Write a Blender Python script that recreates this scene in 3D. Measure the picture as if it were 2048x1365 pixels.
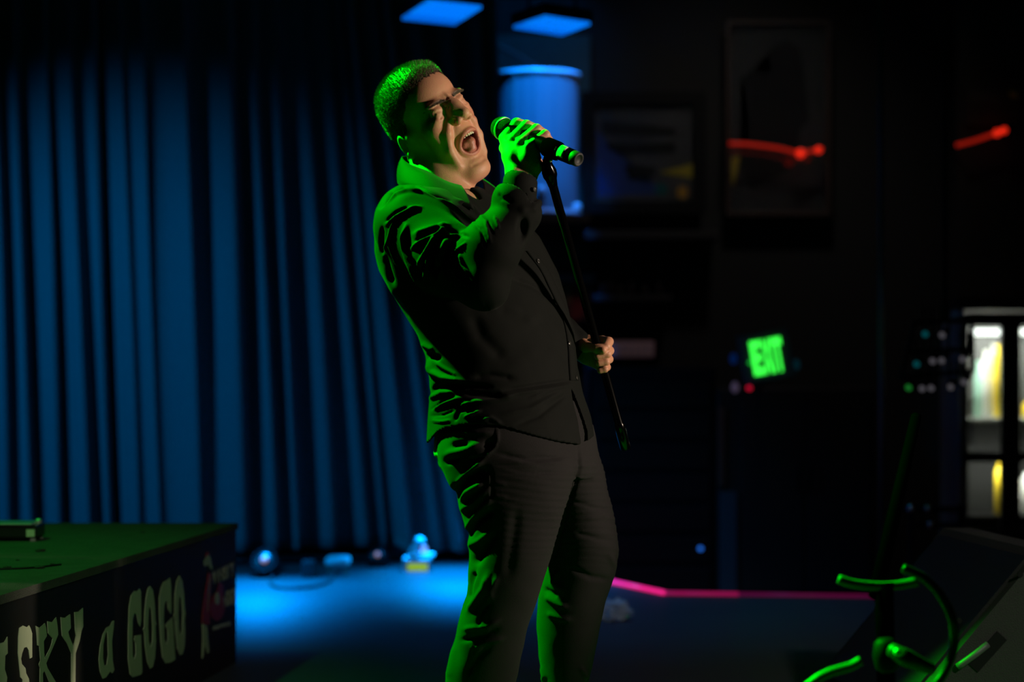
import bpy, bmesh, math, random
import numpy as np
from mathutils import Vector, Matrix
from mathutils.bvhtree import BVHTree
for o in list(bpy.data.objects): bpy.data.objects.remove(o, do_unlink=True)
scn = bpy.context.scene
COL = scn.collection
random.seed(7); rng = np.random.default_rng(7)
PI = math.pi
# ------------------------------------------------------------------ camera
F = 3982.0      # focal length in pixels of the 2048 wide frame (70 mm)
H = 0.93        # camera height over the stage floor
D0 = 4.525      # distance of the singer
cam_d = bpy.data.cameras.new('camera'); cam = bpy.data.objects.new('camera', cam_d); COL.objects.link(cam)
cam_d.sensor_width = 36; cam_d.lens = 36*F/2048
cam_d.shift_y = 47.5/2048
cam.location = (0, 0, H); cam.rotation_euler = (PI/2, 0, 0)
cam_d.dof.use_dof = True; cam_d.dof.focus_distance = 4.45; cam_d.dof.aperture_fstop = 2.0
cam_d.clip_start = .05; cam_d.clip_end = 100
scn.camera = cam
scn.view_settings.view_transform = 'Standard'; scn.view_settings.look = 'None'
scn.view_settings.exposure = 0.0; scn.view_settings.gamma = 1.0
try: scn.view_settings.use_curve_mapping = False
except Exception: pass
w = bpy.data.worlds.new('World'); scn.world = w; w.use_nodes = True
w.node_tree.nodes['Background'].inputs[0].default_value = (.3, .5, .6, 1)
w.node_tree.nodes['Background'].inputs[1].default_value = 0.0006

def P(px, py, Y): return Vector(((px-1024)/F*Y, Y, H+(730-py)/F*Y))

def spot(name, loc, target, color, power, size_deg, blend=.5, radius=.06):
    d = bpy.data.lights.new(name, 'SPOT'); d.color = color; d.energy = power
    d.spot_size = math.radians(size_deg); d.spot_blend = blend; d.shadow_soft_size = radius
    o = bpy.data.objects.new(name, d); COL.objects.link(o)
    o.location = loc; o.rotation_euler = (Vector(target)-Vector(loc)).to_track_quat('-Z', 'Y').to_euler()
    return o
# ------------------------------------------------------------------ stage lights and added fills
spot('green_side_light', (-2.36, 5.43, 3.88), (-.14, 4.41, .98), (.0, 1.0, .005), 6600, 22.5, .35, .04)
spot('green_riser_fill', (-2.6, 4.6, 3.6), (-1.9, 4.9, .43), (.0, 1.0, .06), 230, 58, 1.0, .08)  # added fill: stands in for green spill on the riser top
spot('warm_house_light', (3.6, 3.7, 1.60), (.03, 4.46, 1.12), (1.0, .80, .62), 540, 34, .7, .10).scale.x = .30
spot('riser_front_fill', (-.2, .2, 2.0), (-1.06, 5.1, .2), (.90, 1.0, .68), 150, 17, .7, .12)  # added fill from an unseen source, lifts the riser lettering
spot('wedge_side_fill', (2.4, 1.6, 2.4), (1.45, 4.9, .3), (1.0, .95, .85), 150, 34, .9, .12)  # added fill that brings out the wedge speaker
spot('wall_wash_fill', (1.25, 9.0, 3.85), (1.1, 11.1, 1.1), (1.0, .93, .86), 26, 75, 1.0, .15)  # added fill that lifts the back wall and its pictures
spot('blue_curtain_light', (-3.45, 6.7, 2.6), (-1.75, 9.3, .60), (.0, .34, 1.0), 380, 60, 1.0, .06)
spot('blue_floor_light_left', (-1.10, 8.55, .62), (-1.08, 8.28, 0), (.0, .27, 1.0), 200, 104, 1.0, .05)
spot('blue_floor_light_mid', (-.26, 9.05, .62), (-.22, 8.80, 0), (.0, .27, 1.0), 200, 104, 1.0, .05)
spot('blue_barrel_light', (.33, 9.45, 3.85), (.16, 10.35, 2.05), (.0, .21, 1.0), 900, 19, .5, .04)
spot('blue_rope_fill', (.1, 10.0, 3.6), (.02, 10.9, 2.7), (.0, .30, 1.0), 16, 60, .9, .04)  # added fill on the slanting rope and teal board
spot('blue_picture_fill', (.2, 9.75, 3.6), (.43, 11.05, 1.84), (.0, .24, 1.0), 160, 8.5, 1.0, .04)  # added fill: blue spill on the framed picture
spot('blue_wide_wash', (-.5, 7.2, 3.4), (.0, 8.0, 0), (.0, .30, 1.0), 120, 66, 1.0, .1)

# ------------------------------------------------------------------ materials
MATS = {}
def mat(name, base=(.5,.5,.5), rough=.6, metal=0, emit=None, estr=1.0, noise=0, nscale=20, bump=0, bscale=80,
        spec=.5, sheen=0, attr=None, sss=0, trans=0, alpha=1):
    if name in MATS: return MATS[name]
    m = bpy.data.materials.new(name); m.use_nodes = True; nt = m.node_tree; b = nt.nodes['Principled BSDF']
    b.inputs['Base Color'].default_value = (*base, 1); b.inputs['Roughness'].default_value = rough
    b.inputs['Metallic'].default_value = metal; b.inputs['Specular IOR Level'].default_value = spec
    if sheen: b.inputs['Sheen Weight'].default_value = sheen
    if trans: b.inputs['Transmission Weight'].default_value = trans
    if sss:
        b.inputs['Subsurface Weight'].default_value = sss; b.inputs['Subsurface Scale'].default_value = .012
        b.inputs['Subsurface Radius'].default_value = (1, .35, .2)
    if emit:
        b.inputs['Emission Color'].default_value = (*emit, 1); b.inputs['Emission Strength'].default_value = estr
    if alpha < 1: b.inputs['Alpha'].default_value = alpha
    tc = nt.nodes.new('ShaderNodeTexCoord'); src = None
    if attr:
        a = nt.nodes.new('ShaderNodeAttribute'); a.attribute_name = attr; src = a.outputs['Color']
    if noise or True:
        n = nt.nodes.new('ShaderNodeTexNoise'); n.inputs['Scale'].default_value = nscale; n.inputs['Detail'].default_value = 4
        nt.links.new(tc.outputs['Object'], n.inputs['Vector'])
        mr = nt.nodes.new('ShaderNodeMapRange'); mr.inputs['To Min'].default_value = 1-max(noise, .04); mr.inputs['To Max'].default_value = 1+max(noise, .04)
        nt.links.new(n.outputs['Fac'], mr.inputs['Value'])
        mx = nt.nodes.new('ShaderNodeVectorMath'); mx.operation = 'SCALE'
        if src: nt.links.new(src, mx.inputs[0])
        else: mx.inputs[0].default_value = base
        nt.links.new(mr.outputs[0], mx.inputs['Scale']); nt.links.new(mx.outputs[0], b.inputs['Base Color'])
    if bump:
        n2 = nt.nodes.new('ShaderNodeTexNoise'); n2.inputs['Scale'].default_value = bscale; n2.inputs['Detail'].default_value = 5
        nt.links.new(tc.outputs['Object'], n2.inputs['Vector'])
        bp = nt.nodes.new('ShaderNodeBump'); bp.inputs['Strength'].default_value = bump; bp.inputs['Distance'].default_value = .01
        nt.links.new(n2.outputs['Fac'], bp.inputs['Height']); nt.links.new(bp.outputs[0], b.inputs['Normal'])
    MATS[name] = m; return m

# ------------------------------------------------------------------ object helpers
def tag(o, label=None, cat=None, group=None, kind=None):
    if label: o['label'] = label
    if cat: o['category'] = cat
    if group: o['group'] = group
    if kind: o['kind'] = kind
    return o
def link(name, me, m=None, parent=None, smooth=False, loc=None):
    o = bpy.data.objects.new(name, me); COL.objects.link(o)
    if m is not None and not me.materials: me.materials.append(m)
    if parent is not None:
        o.parent = parent
        if loc is None: o.matrix_parent_inverse = parent.matrix_world.inverted()
    if loc is not None: o.location = loc
    if smooth:
        me.polygons.foreach_set('use_smooth', [True]*len(me.polygons))
    return o
def empty(name, loc, label, cat, group=None):
    o = bpy.data.objects.new(name, None); COL.objects.link(o); o.location = loc; o.empty_display_size = .1
    o.matrix_world = Matrix.Translation(Vector(loc))
    return tag(o, label, cat, group)
def obj(name, bm, m, parent=None, smooth=False):
    me = bpy.data.meshes.new(name); bmesh.ops.recalc_face_normals(bm, faces=bm.faces); bm.to_mesh(me); bm.free()
    return link(name, me, m, parent, smooth)
def NB(): return bmesh.new()
def box(bm, lo, hi, bev=0, M=None):
    r = bmesh.ops.create_cube(bm, size=1)
    vs = r['verts']; lo = Vector(lo); hi = Vector(hi); c = (lo+hi)/2; s = hi-lo
    for v in vs: v.co = Vector((v.co.x*s.x+c.x, v.co.y*s.y+c.y, v.co.z*s.z+c.z))
    if bev:
        es = list({e for v in vs for e in v.link_edges})
        g = bmesh.ops.bevel(bm, geom=es, offset=bev, segments=2, affect='EDGES', profile=.5)
        vs = list({v for f in g['faces'] for v in f.verts} | {v for v in vs if v.is_valid})
    if M is not None:
        for v in vs: v.co = M @ v.co
    return vs
def frame_to(a, b):
    a = Vector(a); b = Vector(b); d = (b-a); L = d.length
    q = d.to_track_quat('Z', 'Y'); return a, q, L
def lathe(bm, a, b, prof, seg=24):
    """prof: list of (t along a->b in metres, radius)"""
    a, q, L = frame_to(a, b); rings = []
    for t, r in prof:
        ring = []
        for i in range(seg):
            an = 2*PI*i/seg
            ring.append(bm.verts.new(a + q @ Vector((math.cos(an)*r, math.sin(an)*r, t))))
        rings.append(ring)
    for k in range(len(rings)-1):
        for i in range(seg):
            j = (i+1) % seg
            bm.faces.new((rings[k][i], rings[k][j], rings[k+1][j], rings[k+1][i]))
    bm.faces.new(rings[0][::-1]); bm.faces.new(rings[-1])
def cyl(bm, a, b, r0, r1=None, seg=20):
    r1 = r0 if r1 is None else r1; L = (Vector(b)-Vector(a)).length
    lathe(bm, a, b, [(0, r0), (L, r1)], seg)
def crom(pts, n=8):
    pts = [Vector(p) for p in pts]; out = []
    P_ = [pts[0]*2-pts[1]] + pts + [pts[-1]*2-pts[-2]]
    for i in range(1, len(P_)-2):
        p0, p1, p2, p3 = P_[i-1:i+3]
        for k in range(n):
            t = k/n
            out.append(.5*((2*p1)+(p2-p0)*t+(2*p0-5*p1+4*p2-p3)*t*t+(3*p1-p0-3*p2+p3)*t**3))
    out.append(pts[-1]); return out
def tube(bm, pts, r, seg=10, sm=6, radii=None):
    ps = crom(pts, sm) if sm > 1 else [Vector(p) for p in pts]
    rings = []; up = None
    for i, p in enumerate(ps):
        d = (ps[min(i+1, len(ps)-1)]-ps[max(i-1, 0)]).normalized()
        if up is None: up = d.orthogonal().normalized()
        up = (up - d*up.dot(d)).normalized(); s = d.cross(up)
        rr = r if radii is None else np.interp(i/(len(ps)-1), np.linspace(0, 1, len(radii)), radii)
        rings.append([bm.verts.new(p+(up*math.cos(2*PI*k/seg)+s*math.sin(2*PI*k/seg))*rr) for k in range(seg)])
    for k in range(len(rings)-1):
        for i in range(seg):
            j = (i+1) % seg; bm.faces.new((rings[k][i], rings[k][j], rings[k+1][j], rings[k+1][i]))
    bm.faces.new(rings[0][::-1]); bm.faces.new(rings[-1])
def poly_prism(bm, pts, n, th):
    """closed polygon (3-D points) extruded by n*th, concave allowed"""
    n = Vector(n).normalized()*th
    a = [bm.verts.new(p) for p in pts]; b = [bm.verts.new(Vector(p)+n) for p in pts]; k = len(pts)
    for i in range(k): bm.faces.new((a[i], a[(i+1) % k], b[(i+1) % k], b[i]))
    f1 = bm.faces.new(a[::-1]); f2 = bm.faces.new(b)
    bmesh.ops.triangulate(bm, faces=[f1, f2])
def np_mesh(name, V, Fq):
    me = bpy.data.meshes.new(name)
    V = np.asarray(V, np.float32); Fq = np.asarray(Fq, np.int32)
    k = Fq.shape[1]
    me.vertices.add(len(V)); me.vertices.foreach_set('co', V.ravel())
    me.loops.add(Fq.size); me.loops.foreach_set('vertex_index', Fq.ravel())
    me.polygons.add(len(Fq)); me.polygons.foreach_set('loop_start', np.arange(0, Fq.size, k, dtype=np.int32))
    me.update(calc_edges=True); me.validate()
    return me
def set_col(me, C):
    a = me.color_attributes.new('Col', 'FLOAT_COLOR', 'POINT')
    C = np.concatenate([C, np.ones((len(C), 1))], 1).astype(np.float32); a.data.foreach_set('color', C.ravel())

# ------------------------------------------------------------------ implicit surfaces
class Vol:
    def __init__(s, lo, hi, h):
        s.lo = np.array(lo, float); s.h = h
        s.n = np.ceil((np.array(hi)-s.lo)/h).astype(int)+1
        s.ax = [s.lo[i]+h*np.arange(s.n[i]) for i in range(3)]
        s.f = np.full(s.n, .5, np.float32)
    def win(s, lo, hi):
        sl = []
        for i in range(3):
            a = max(0, int((lo[i]-s.lo[i])/s.h)-1); b = min(s.n[i], int((hi[i]-s.lo[i])/s.h)+3)
            if b <= a: return None, None
            sl.append(slice(a, b))
        g = (s.ax[0][sl[0]][:, None, None].astype(np.float32), s.ax[1][sl[1]][None, :, None].astype(np.float32), s.ax[2][sl[2]][None, None, :].astype(np.float32))
        return tuple(sl), g
    def op(s, fn, lo, hi, k=.01, mode='u'):
        m = k*1.2+.012
        sl, g = s.win(np.array(lo)-m, np.array(hi)+m)
        if sl is None: return s
        d = fn(*g).astype(np.float32); A = s.f[sl]
        if mode == 'u': r = smin(A, d, k)
        elif mode == 's': r = -smin(-A, d, k)
        s.f[sl] = r
        return s
    def ell(s, c, r, k=.01, mode='u', R=None):
        c = np.array(c, float); r = np.array(r, float)
        def fn(X, Y, Z):
            x, y, z = X-c[0], Y-c[1], Z-c[2]
            if R is not None:
                M = np.array(R); x, y, z = (M[0][0]*x+M[1][0]*y+M[2][0]*z, M[0][1]*x+M[1][1]*y+M[2][1]*z, M[0][2]*x+M[1][2]*y+M[2][2]*z)
            k0 = np.sqrt((x/r[0])**2+(y/r[1])**2+(z/r[2])**2)
            k1 = np.sqrt((x/r[0]**2)**2+(y/r[1]**2)**2+(z/r[2]**2)**2)+1e-6
            return k0*(k0-1)/k1
        e = r if R is None else np.full(3, r.max())
        return s.op(fn, c-e, c+e, k, mode)
    def cap(s, a, b, ra, rb=None, k=.01, mode='u'):
        rb = ra if rb is None else rb
        a = np.array(a, float); b = np.array(b, float); ba = b-a; L2 = max(float(ba@ba), 1e-9)
        def fn(X, Y, Z):
            t = np.clip(((X-a[0])*ba[0]+(Y-a[1])*ba[1]+(Z-a[2])*ba[2])/L2, 0, 1)
            return np.sqrt((X-a[0]-t*ba[0])**2+(Y-a[1]-t*ba[1])**2+(Z-a[2]-t*ba[2])**2)-(ra+(rb-ra)*t)
        R = max(ra, rb)
        return s.op(fn, np.minimum(a, b)-R, np.maximum(a, b)+R, k, mode)
    def chain(s, pts, rad, k=.01, mode='u'):
        for i in range(len(pts)-1): s.cap(pts[i], pts[i+1], rad[i], rad[i+1], k, mode)
        return s
    def mesh(s, smooth=1):
        return surface_nets(s.f, s.lo, s.h, smooth)
def smin(a, b, k):
    if k <= 0: return np.minimum(a, b)
    h = np.clip(.5+.5*(b-a)/k, 0, 1); return b+(a-b)*h-k*h*(1-h)
def surface_nets(f, lo, h, smooth=1):
    f = f.copy(); f[0] = f[-1] = .5; f[:, 0] = f[:, -1] = .5; f[:, :, 0] = f[:, :, -1] = .5
    s = f < 0
    nx, ny, nz = f.shape
    cnt = np.zeros((nx-1, ny-1, nz-1), np.int8)
    for i in (0, 1):
        for j in (0, 1):
            for k in (0, 1): cnt += s[i:nx-1+i, j:ny-1+j, k:nz-1+k]
    act = (cnt > 0) & (cnt < 8); I = np.argwhere(act)
    idm = np.full(act.shape, -1, np.int32); idm[act] = np.arange(len(I))
    acc = np.zeros((len(I), 3)); n = np.zeros(len(I))
    cv = {}
    for i in (0, 1):
        for j in (0, 1):
            for k in (0, 1): cv[i, j, k] = f[I[:, 0]+i, I[:, 1]+j, I[:, 2]+k]
    cs = list(cv)
    for a in cs:
        for ax in range(3):
            if a[ax] == 0:
                b = list(a); b[ax] = 1; b = tuple(b)
                va, vb = cv[a], cv[b]; m = (va < 0) != (vb < 0)
                t = np.where(m, va/np.where(m, va-vb, 1), 0)
                p = np.array(a, float)[None, :].repeat(len(I), 0); p[:, ax] += t
                acc += p*m[:, None]; n += m
    V = (acc/n[:, None]+I)*h+np.array(lo)
    Q = []
    for ax in range(3):
        a, b = (ax+1) % 3, (ax+2) % 3
        sl0 = [slice(None)]*3; sl1 = [slice(None)]*3; sl0[ax] = slice(0, -1); sl1[ax] = slice(1, None)
        cr = s[tuple(sl0)] != s[tuple(sl1)]; E = np.argwhere(cr)
        E = E[(E[:, a] > 0) & (E[:, b] > 0)]
        st = s[E[:, 0], E[:, 1], E[:, 2]]
        c = []
        for da, db in ((0, 0), (-1, 0), (-1, -1), (0, -1)):
            e = E.copy(); e[:, a] += da; e[:, b] += db; c.append(idm[e[:, 0], e[:, 1], e[:, 2]])
        q = np.stack(c, 1); q[~st] = q[~st][:, ::-1]; Q.append(q)
    Q = np.concatenate(Q)[:, ::-1] if False else np.concatenate(Q)
    Q = Q[(Q >= 0).all(1)]
    for _ in range(smooth): V = lap(V, Q, .5)
    return V, Q
def lap(V, Q, a):
    S = np.zeros_like(V); n = np.zeros(len(V))
    for i in range(4):
        j = (i+1) % 4
        for u, v in ((Q[:, i], Q[:, j]), (Q[:, j], Q[:, i])):
            for c in range(3): S[:, c] += np.bincount(u, V[v, c], len(V))
            n += np.bincount(u, minlength=len(V))
    return V*(1-a)+a*S/np.maximum(n, 1)[:, None]
def vnormals(V, Q):
    fn = np.cross(V[Q[:, 2]]-V[Q[:, 0]], V[Q[:, 3]]-V[Q[:, 1]])
    N = np.zeros_like(V)
    for i in range(Q.shape[1]):
        for c in range(3): N[:, c] += np.bincount(Q[:, i], fn[:, c], len(V))
    return N/np.maximum(np.linalg.norm(N, axis=1), 1e-12)[:, None]
def to_px(V):
    return np.stack([1024+F*V[:, 0]/V[:, 1], 730-F*(V[:, 2]-H)/V[:, 1]], 1)
def strokes(V, N, lst, tr, ymin=0, ymax=99, gain=1.0):
    """creases and ridges sewn into cloth: polylines on the surface facing the front; (pts, width, amplitude in metres)"""
    px = to_px(V); facing = np.clip(-N[:, 1]*1.6+.55, 0, 1)*((V[:, 1] > ymin) & (V[:, 1] < ymax))
    D = np.zeros(len(V))
    for pts, wd, amp in lst:
        pts = np.array([tr(*p) for p in pts]); wpx = wd*tr.s
        lo = pts.min(0)-3*wpx; hi = pts.max(0)+3*wpx
        m = np.where((px[:, 0] > lo[0]) & (px[:, 0] < hi[0]) & (px[:, 1] > lo[1]) & (px[:, 1] < hi[1]))[0]
        if not len(m): continue
        seg = np.linalg.norm(np.diff(pts, axis=0), axis=1); cum = np.concatenate([[0], np.cumsum(seg)]); tot = cum[-1]
        best = np.full(len(m), 1e9); bt = np.zeros(len(m))
        for i in range(len(pts)-1):
            a, b = pts[i], pts[i+1]; d = b-a; L2 = d@d
            t = np.clip(((px[m]-a)@d)/L2, 0, 1); q = a+t[:, None]*d; ds = np.linalg.norm(px[m]-q, axis=1)
            u = ds < best; best[u] = ds[u]; bt[u] = (cum[i]+t[u]*seg[i])/tot
        taper = np.clip(np.minimum(bt, 1-bt)*5+.25, 0, 1)
        D[m] += amp*gain*taper*np.exp(-(best/wpx)**2)
    return V+N*(D*facing)[:, None]
class TR:
    def __init__(s, ox, oy, sc): s.ox, s.oy, s.s = ox, oy, 1/sc
    def __call__(s, x, y): return (s.ox+x*s.s, s.oy+y*s.s)
# ================================================================== THE SINGER
Y0 = D0
def loft(vol, rows, k=.02, off=0, mode='u'):
    R = np.array(sorted(rows, key=lambda r: -r[0]), float)      # bottom first
    z = H+(730-R[:, 0])/F*R[:, 3]; cx = ((R[:, 1]+R[:, 2])/2-1024)/F*R[:, 3]; a = (R[:, 2]-R[:, 1])/2/F*R[:, 3]-off
    cy = R[:, 3]; b = R[:, 4]-off; rho = R[:, 5]
    o = np.argsort(z); z, cx, a, cy, b, rho = z[o], cx[o], a[o], cy[o], b[o], rho[o]
    zz = np.linspace(z[0], z[-1], 200)
    def sm(v):
        y = np.interp(zz, z, v); kf = np.hanning(13); kf /= kf.sum()
        return np.convolve(np.pad(y, 6, 'edge'), kf, 'valid')
    T = [sm(v) for v in (cx, a, cy, b, rho)]
    def fn(X, Y, Z):
        c = [np.interp(Z, zz, t).astype(np.float32) for t in T]
        u = (X-c[0])/np.maximum(c[1], .01); v = (Y-c[2])/np.maximum(c[3], .01)
        q = (u*u-2*c[4]*u*v+v*v)/(1-c[4]**2)
        d = (np.sqrt(q)-1)*np.minimum(c[1], c[3])
        ex = np.maximum(np.maximum(z[0]+off-Z, Z-z[-1]+off), 0)
        return np.where(ex > 0, np.maximum(d, 0)+ex, d)
    lo = [(cx-a*1.1).min(), (cy-b*1.1).min(), z[0]]; hi = [(cx+a*1.1).max(), (cy+b*1.1).max(), z[-1]]
    return vol.op(fn, lo, hi, k, mode)
TORSO = [(364, 818, 930, Y0+.09, .055, .1), (374, 795, 962, Y0+.085, .10, .2), (388, 776, 990, Y0+.08, .14, .3),
         (408, 763, 1010, Y0+.075, .175, .35), (430, 754, 1035, Y0+.07, .19, .35), (465, 750, 1078, Y0+.065, .195, .35),
         (500, 752, 1096, Y0+.06, .19, .33), (546, 762, 1118, Y0+.055, .185, .3), (585, 782, 1130, Y0+.05, .185, .3),
         (625, 810, 1140, Y0+.045, .185, .28), (669, 836, 1149, Y0+.04, .185, .25), (709, 852, 1154, Y0+.03, .18, .2),
         (757, 860, 1160, Y0+.02, .18, .2), (800, 860, 1170, Y0+.01, .18, .2), (840, 858, 1183, Y0, .185, .2), (898, 854, 1196, Y0-.01, .19, .2), (930, 852, 1200, Y0-.01, .19, .2)]
LEG_R = [(850, 880, 1120, Y0-.06, .12, .1), (900, 872, 1150, Y0-.075, .12, .1), (940, 883, 1150, Y0-.09, .115, 0), (985, 905, 1142, Y0-.10, .112, 0), (1010, 916, 1134, Y0-.105, .11, 0),
         (1050, 930, 1121, Y0-.11, .105, 0), (1100, 939, 1108, Y0-.12, .10, 0), (1150, 936, 1090, Y0-.125, .092, 0),
         (1200, 930, 1074, Y0-.125, .086, 0), (1245, 915, 1060, Y0-.12, .083, 0), (1310, 901, 1042, Y0-.11, .08, 0),
         (1365, 891, 1030, Y0-.10, .078, 0), (1450, 882, 1012, Y0-.09, .074, 0), (1525, 880, 1005, Y0-.085, .072, 0)]
LEG_L = [(850, 1050, 1185, Y0+.07, .11, 0), (900, 1050, 1196, Y0+.07, .115, 0), (940, 1070, 1208, Y0+.08, .115, 0), (1000, 1083, 1221, Y0+.09, .112, 0), (1060, 1090, 1233, Y0+.09, .105, 0),
         (1100, 1093, 1238, Y0+.09, .10, 0), (1150, 1086, 1229, Y0+.095, .092, 0), (1200, 1076, 1211, Y0+.10, .086, 0),
         (1260, 1073, 1199, Y0+.11, .082, 0), (1320, 1077, 1187, Y0+.12, .08, 0), (1365, 1086, 1176, Y0+.13, .076, 0),
         (1450, 1086, 1170, Y0+.14, .072, 0), (1530, 1086, 1168, Y0+.15, .07, 0)]
PELVIS = [(800, 880, 1165, Y0, .15, .2), (850, 872, 1180, Y0-.005, .165, .2), (900, 868, 1192, Y0-.01, .172, .2), (930, 878, 1195, Y0-.01, .165, .2), (955, 895, 1190, Y0, .14, .1)]
def arm_r(vol, off=0, k=.022):
    S = P(822, 452, Y0-.06); E = P(966, 566, Y0-.21); M = P(980, 497, Y0-.205); C = P(1036, 425, Y0-.185)
    vol.chain([S, P(890, 515, Y0-.14), E], [.082-off, .078-off, .057-off], k)
    vol.chain([E, M, C], [.057-off, .065-off, .050-off], .018)
def arm_l(vol, off=0, k=.02):
    vol.chain([P(985, 450, Y0+.2), P(1070, 625, Y0+.27), P(1152, 686, Y0+.115)], [.07-off, .055-off, .034-off], k)

# ---- shirt --------------------------------------------------------
vol = Vol((-.36, Y0-.34, .70), (.24, Y0+.36, 1.38), .0031)
loft(vol, TORSO, .0)
arm_l(vol)
arm_r(vol, 0, .016)
# open cuff: hollow end of the sleeve with the inner cuff inside it
Cc = P(1036, 425, Y0-.185); Cw = P(1046, 345, Y0-.165); axis = (Cw-Cc).normalized()
vol.cap(Cc, P(1030, 404, Y0-.185), .049, .052, .01)
vol.cap(P(1038, 408, Y0-.183), Cw+axis*.05, .047, .055, .004, 's')
vol.cap(P(1036, 440, Y0-.185), P(1040, 367, Y0-.172), .040, .0385, .004)
vol.cap(P(1041, 372, Y0-.171), P(1050, 300, Y0-.158), .0325, .034, .002, 's')
vol.ell(P(1046, 462, Y0-.235), (.012, .02, .028), .01, 's')
vol.chain([P(1006, 398, Y0-.20), P(1018, 414, Y0-.225), P(1045, 420, Y0-.232), P(1066, 417, Y0-.22), P(1078, 405, Y0-.19)], [.006]*5, .008)
# neck opening
vol.cap(P(897, 412, Y0+.06), P(905, 300, Y0+.07), .060, .068, .01, 's')
vol.cap(P(945, 400, Y0+.0), P(935, 345, Y0-.01), .018, .028, .01, 's')
# hem cut
hx = np.array([840, 856, 864, 872, 890, 930, 960, 1000, 1020, 1060, 1100, 1140, 1165, 1180, 1195, 1220])
hy = np.array([892, 886, 876, 866, 856, 848, 846, 850, 855, 867, 878, 886, 891, 882, 872, 868])
def hemf(X, Y, Z):
    pxx = 1024+F*X/(Y0-.08)
    return (H+(730-np.interp(pxx, hx, hy))/F*(Y0-.08)).astype(np.float32)-Z+0*Y
vol.f = np.maximum(vol.f, hemf(vol.ax[0][:, None, None], vol.ax[1][None, :, None], vol.ax[2][None, None, :]).astype(np.float32))
# hollow under the hem so the shirt hangs as cloth
volh = lambda X, Y, Z: None
loft(vol, [(r[0], r[1]+11, r[2]-9, r[3], r[4]-.012, r[5]) for r in PELVIS if r[0] >= 850]+[(835, 905, 1150, Y0, .12, .2)]+[(960, 862, 1200, Y0-.01, .18, .2)], .004, 0, 's')
# open front below the last button
def notch(X, Y, Z):
    px = 1024+F*X/(Y0-.1); py = 730-F*(Z-H)/(Y0-.1)
    l = np.interp(py, [778, 800, 830, 880, 900], [1142, 1146, 1154, 1162, 1163]); r = np.interp(py, [778, 805, 840, 868, 900], [1143, 1155, 1168, 1177, 1176])
    d = np.maximum(np.maximum(l-px, px-r), 778-py)/880
    return np.maximum(d, Y-(Y0-.02))
vol.op(notch, (.05, Y0-.3, .70), (.2, Y0-.02, .9), .003, 's')
V, Q = vol.mesh(1)
q4 = TR(720, 320, 4.55); c2 = TR(700, 300, 2.275); t4 = TR(840, 680, 4.265); u5 = TR(940, 320, 5.69); c3 = TR(800, 750, 2.22)
for _ in range(3):
    pass
N = vnormals(V, Q)
arm = [([(185, 430), (300, 300), (400, 255), (500, 250), (650, 310), (810, 375)], 15, -.011),
       ([(230, 400), (330, 310), (430, 285), (560, 290), (700, 340), (880, 450), (1090, 610)], 12, .006),
       ([(230, 590), (330, 520), (480, 440), (560, 430)], 16, .006), ([(240, 560), (330, 480), (430, 430)], 12, -.006),
       ([(210, 820), (250, 740), (280, 620), (320, 545)], 9, .0045), ([(250, 750), (300, 870), (345, 960)], 9, .004),
       ([(200, 620), (195, 740), (200, 850)], 14, -.006), ([(230, 900), (260, 1000), (300, 1120)], 22, -.008),
       ([(425, 600), (392, 720), (410, 820), (450, 920), (510, 1040), (578, 1165)], 19, .010), ([(470, 900), (520, 980), (560, 1060)], 14, -.005),
       ([(500, 680), (640, 640), (800, 590)], 26, .009), ([(460, 815), (560, 745), (690, 690), (800, 600)], 13, .007), ([(500, 735), (600, 700), (700, 660)], 9, -.005),
       ([(525, 975), (590, 860), (660, 740), (700, 700)], 18, .010), ([(575, 1095), (610, 990), (630, 850), (690, 710)], 13, .008), ([(560, 1000), (600, 900)], 10, -.006),
       ([(620, 900), (650, 1000), (715, 1100), (745, 980)], 13, .009), ([(715, 970), (715, 880), (765, 780), (800, 720)], 30, .011), ([(660, 980), (650, 860), (680, 780)], 13, -.008),
       ([(765, 960), (775, 850), (820, 770), (920, 680)], 10, -.007), ([(790, 1010), (830, 900), (880, 830), (960, 755)], 10, .006), ([(775, 1010), (800, 1080), (820, 1140)], 9, .004),
       ([(850, 1040), (860, 900), (880, 850)], 12, .007), ([(855, 1000), (915, 1110)], 9, .005), ([(905, 860), (930, 960), (995, 1040)], 12, .007), ([(885, 980), (900, 900)], 9, -.006),
       ([(690, 705), (820, 690), (950, 670)], 8, .004), ([(700, 600), (850, 640), (980, 700)], 14, -.006)]
V = strokes(V, N, arm, q4, gain=1.25)
fore = [([(120, 800), (150, 880), (170, 990)], 12, -.004), ([(180, 680), (200, 800), (235, 940)], 11, .004), ([(200, 690), (250, 820), (270, 850)], 12, -.004), ([(280, 640), (330, 780)], 12, .004), ([(320, 380), (360, 440), (480, 470)], 22, -.004)]
V = strokes(V, N, fore, u5)
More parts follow.
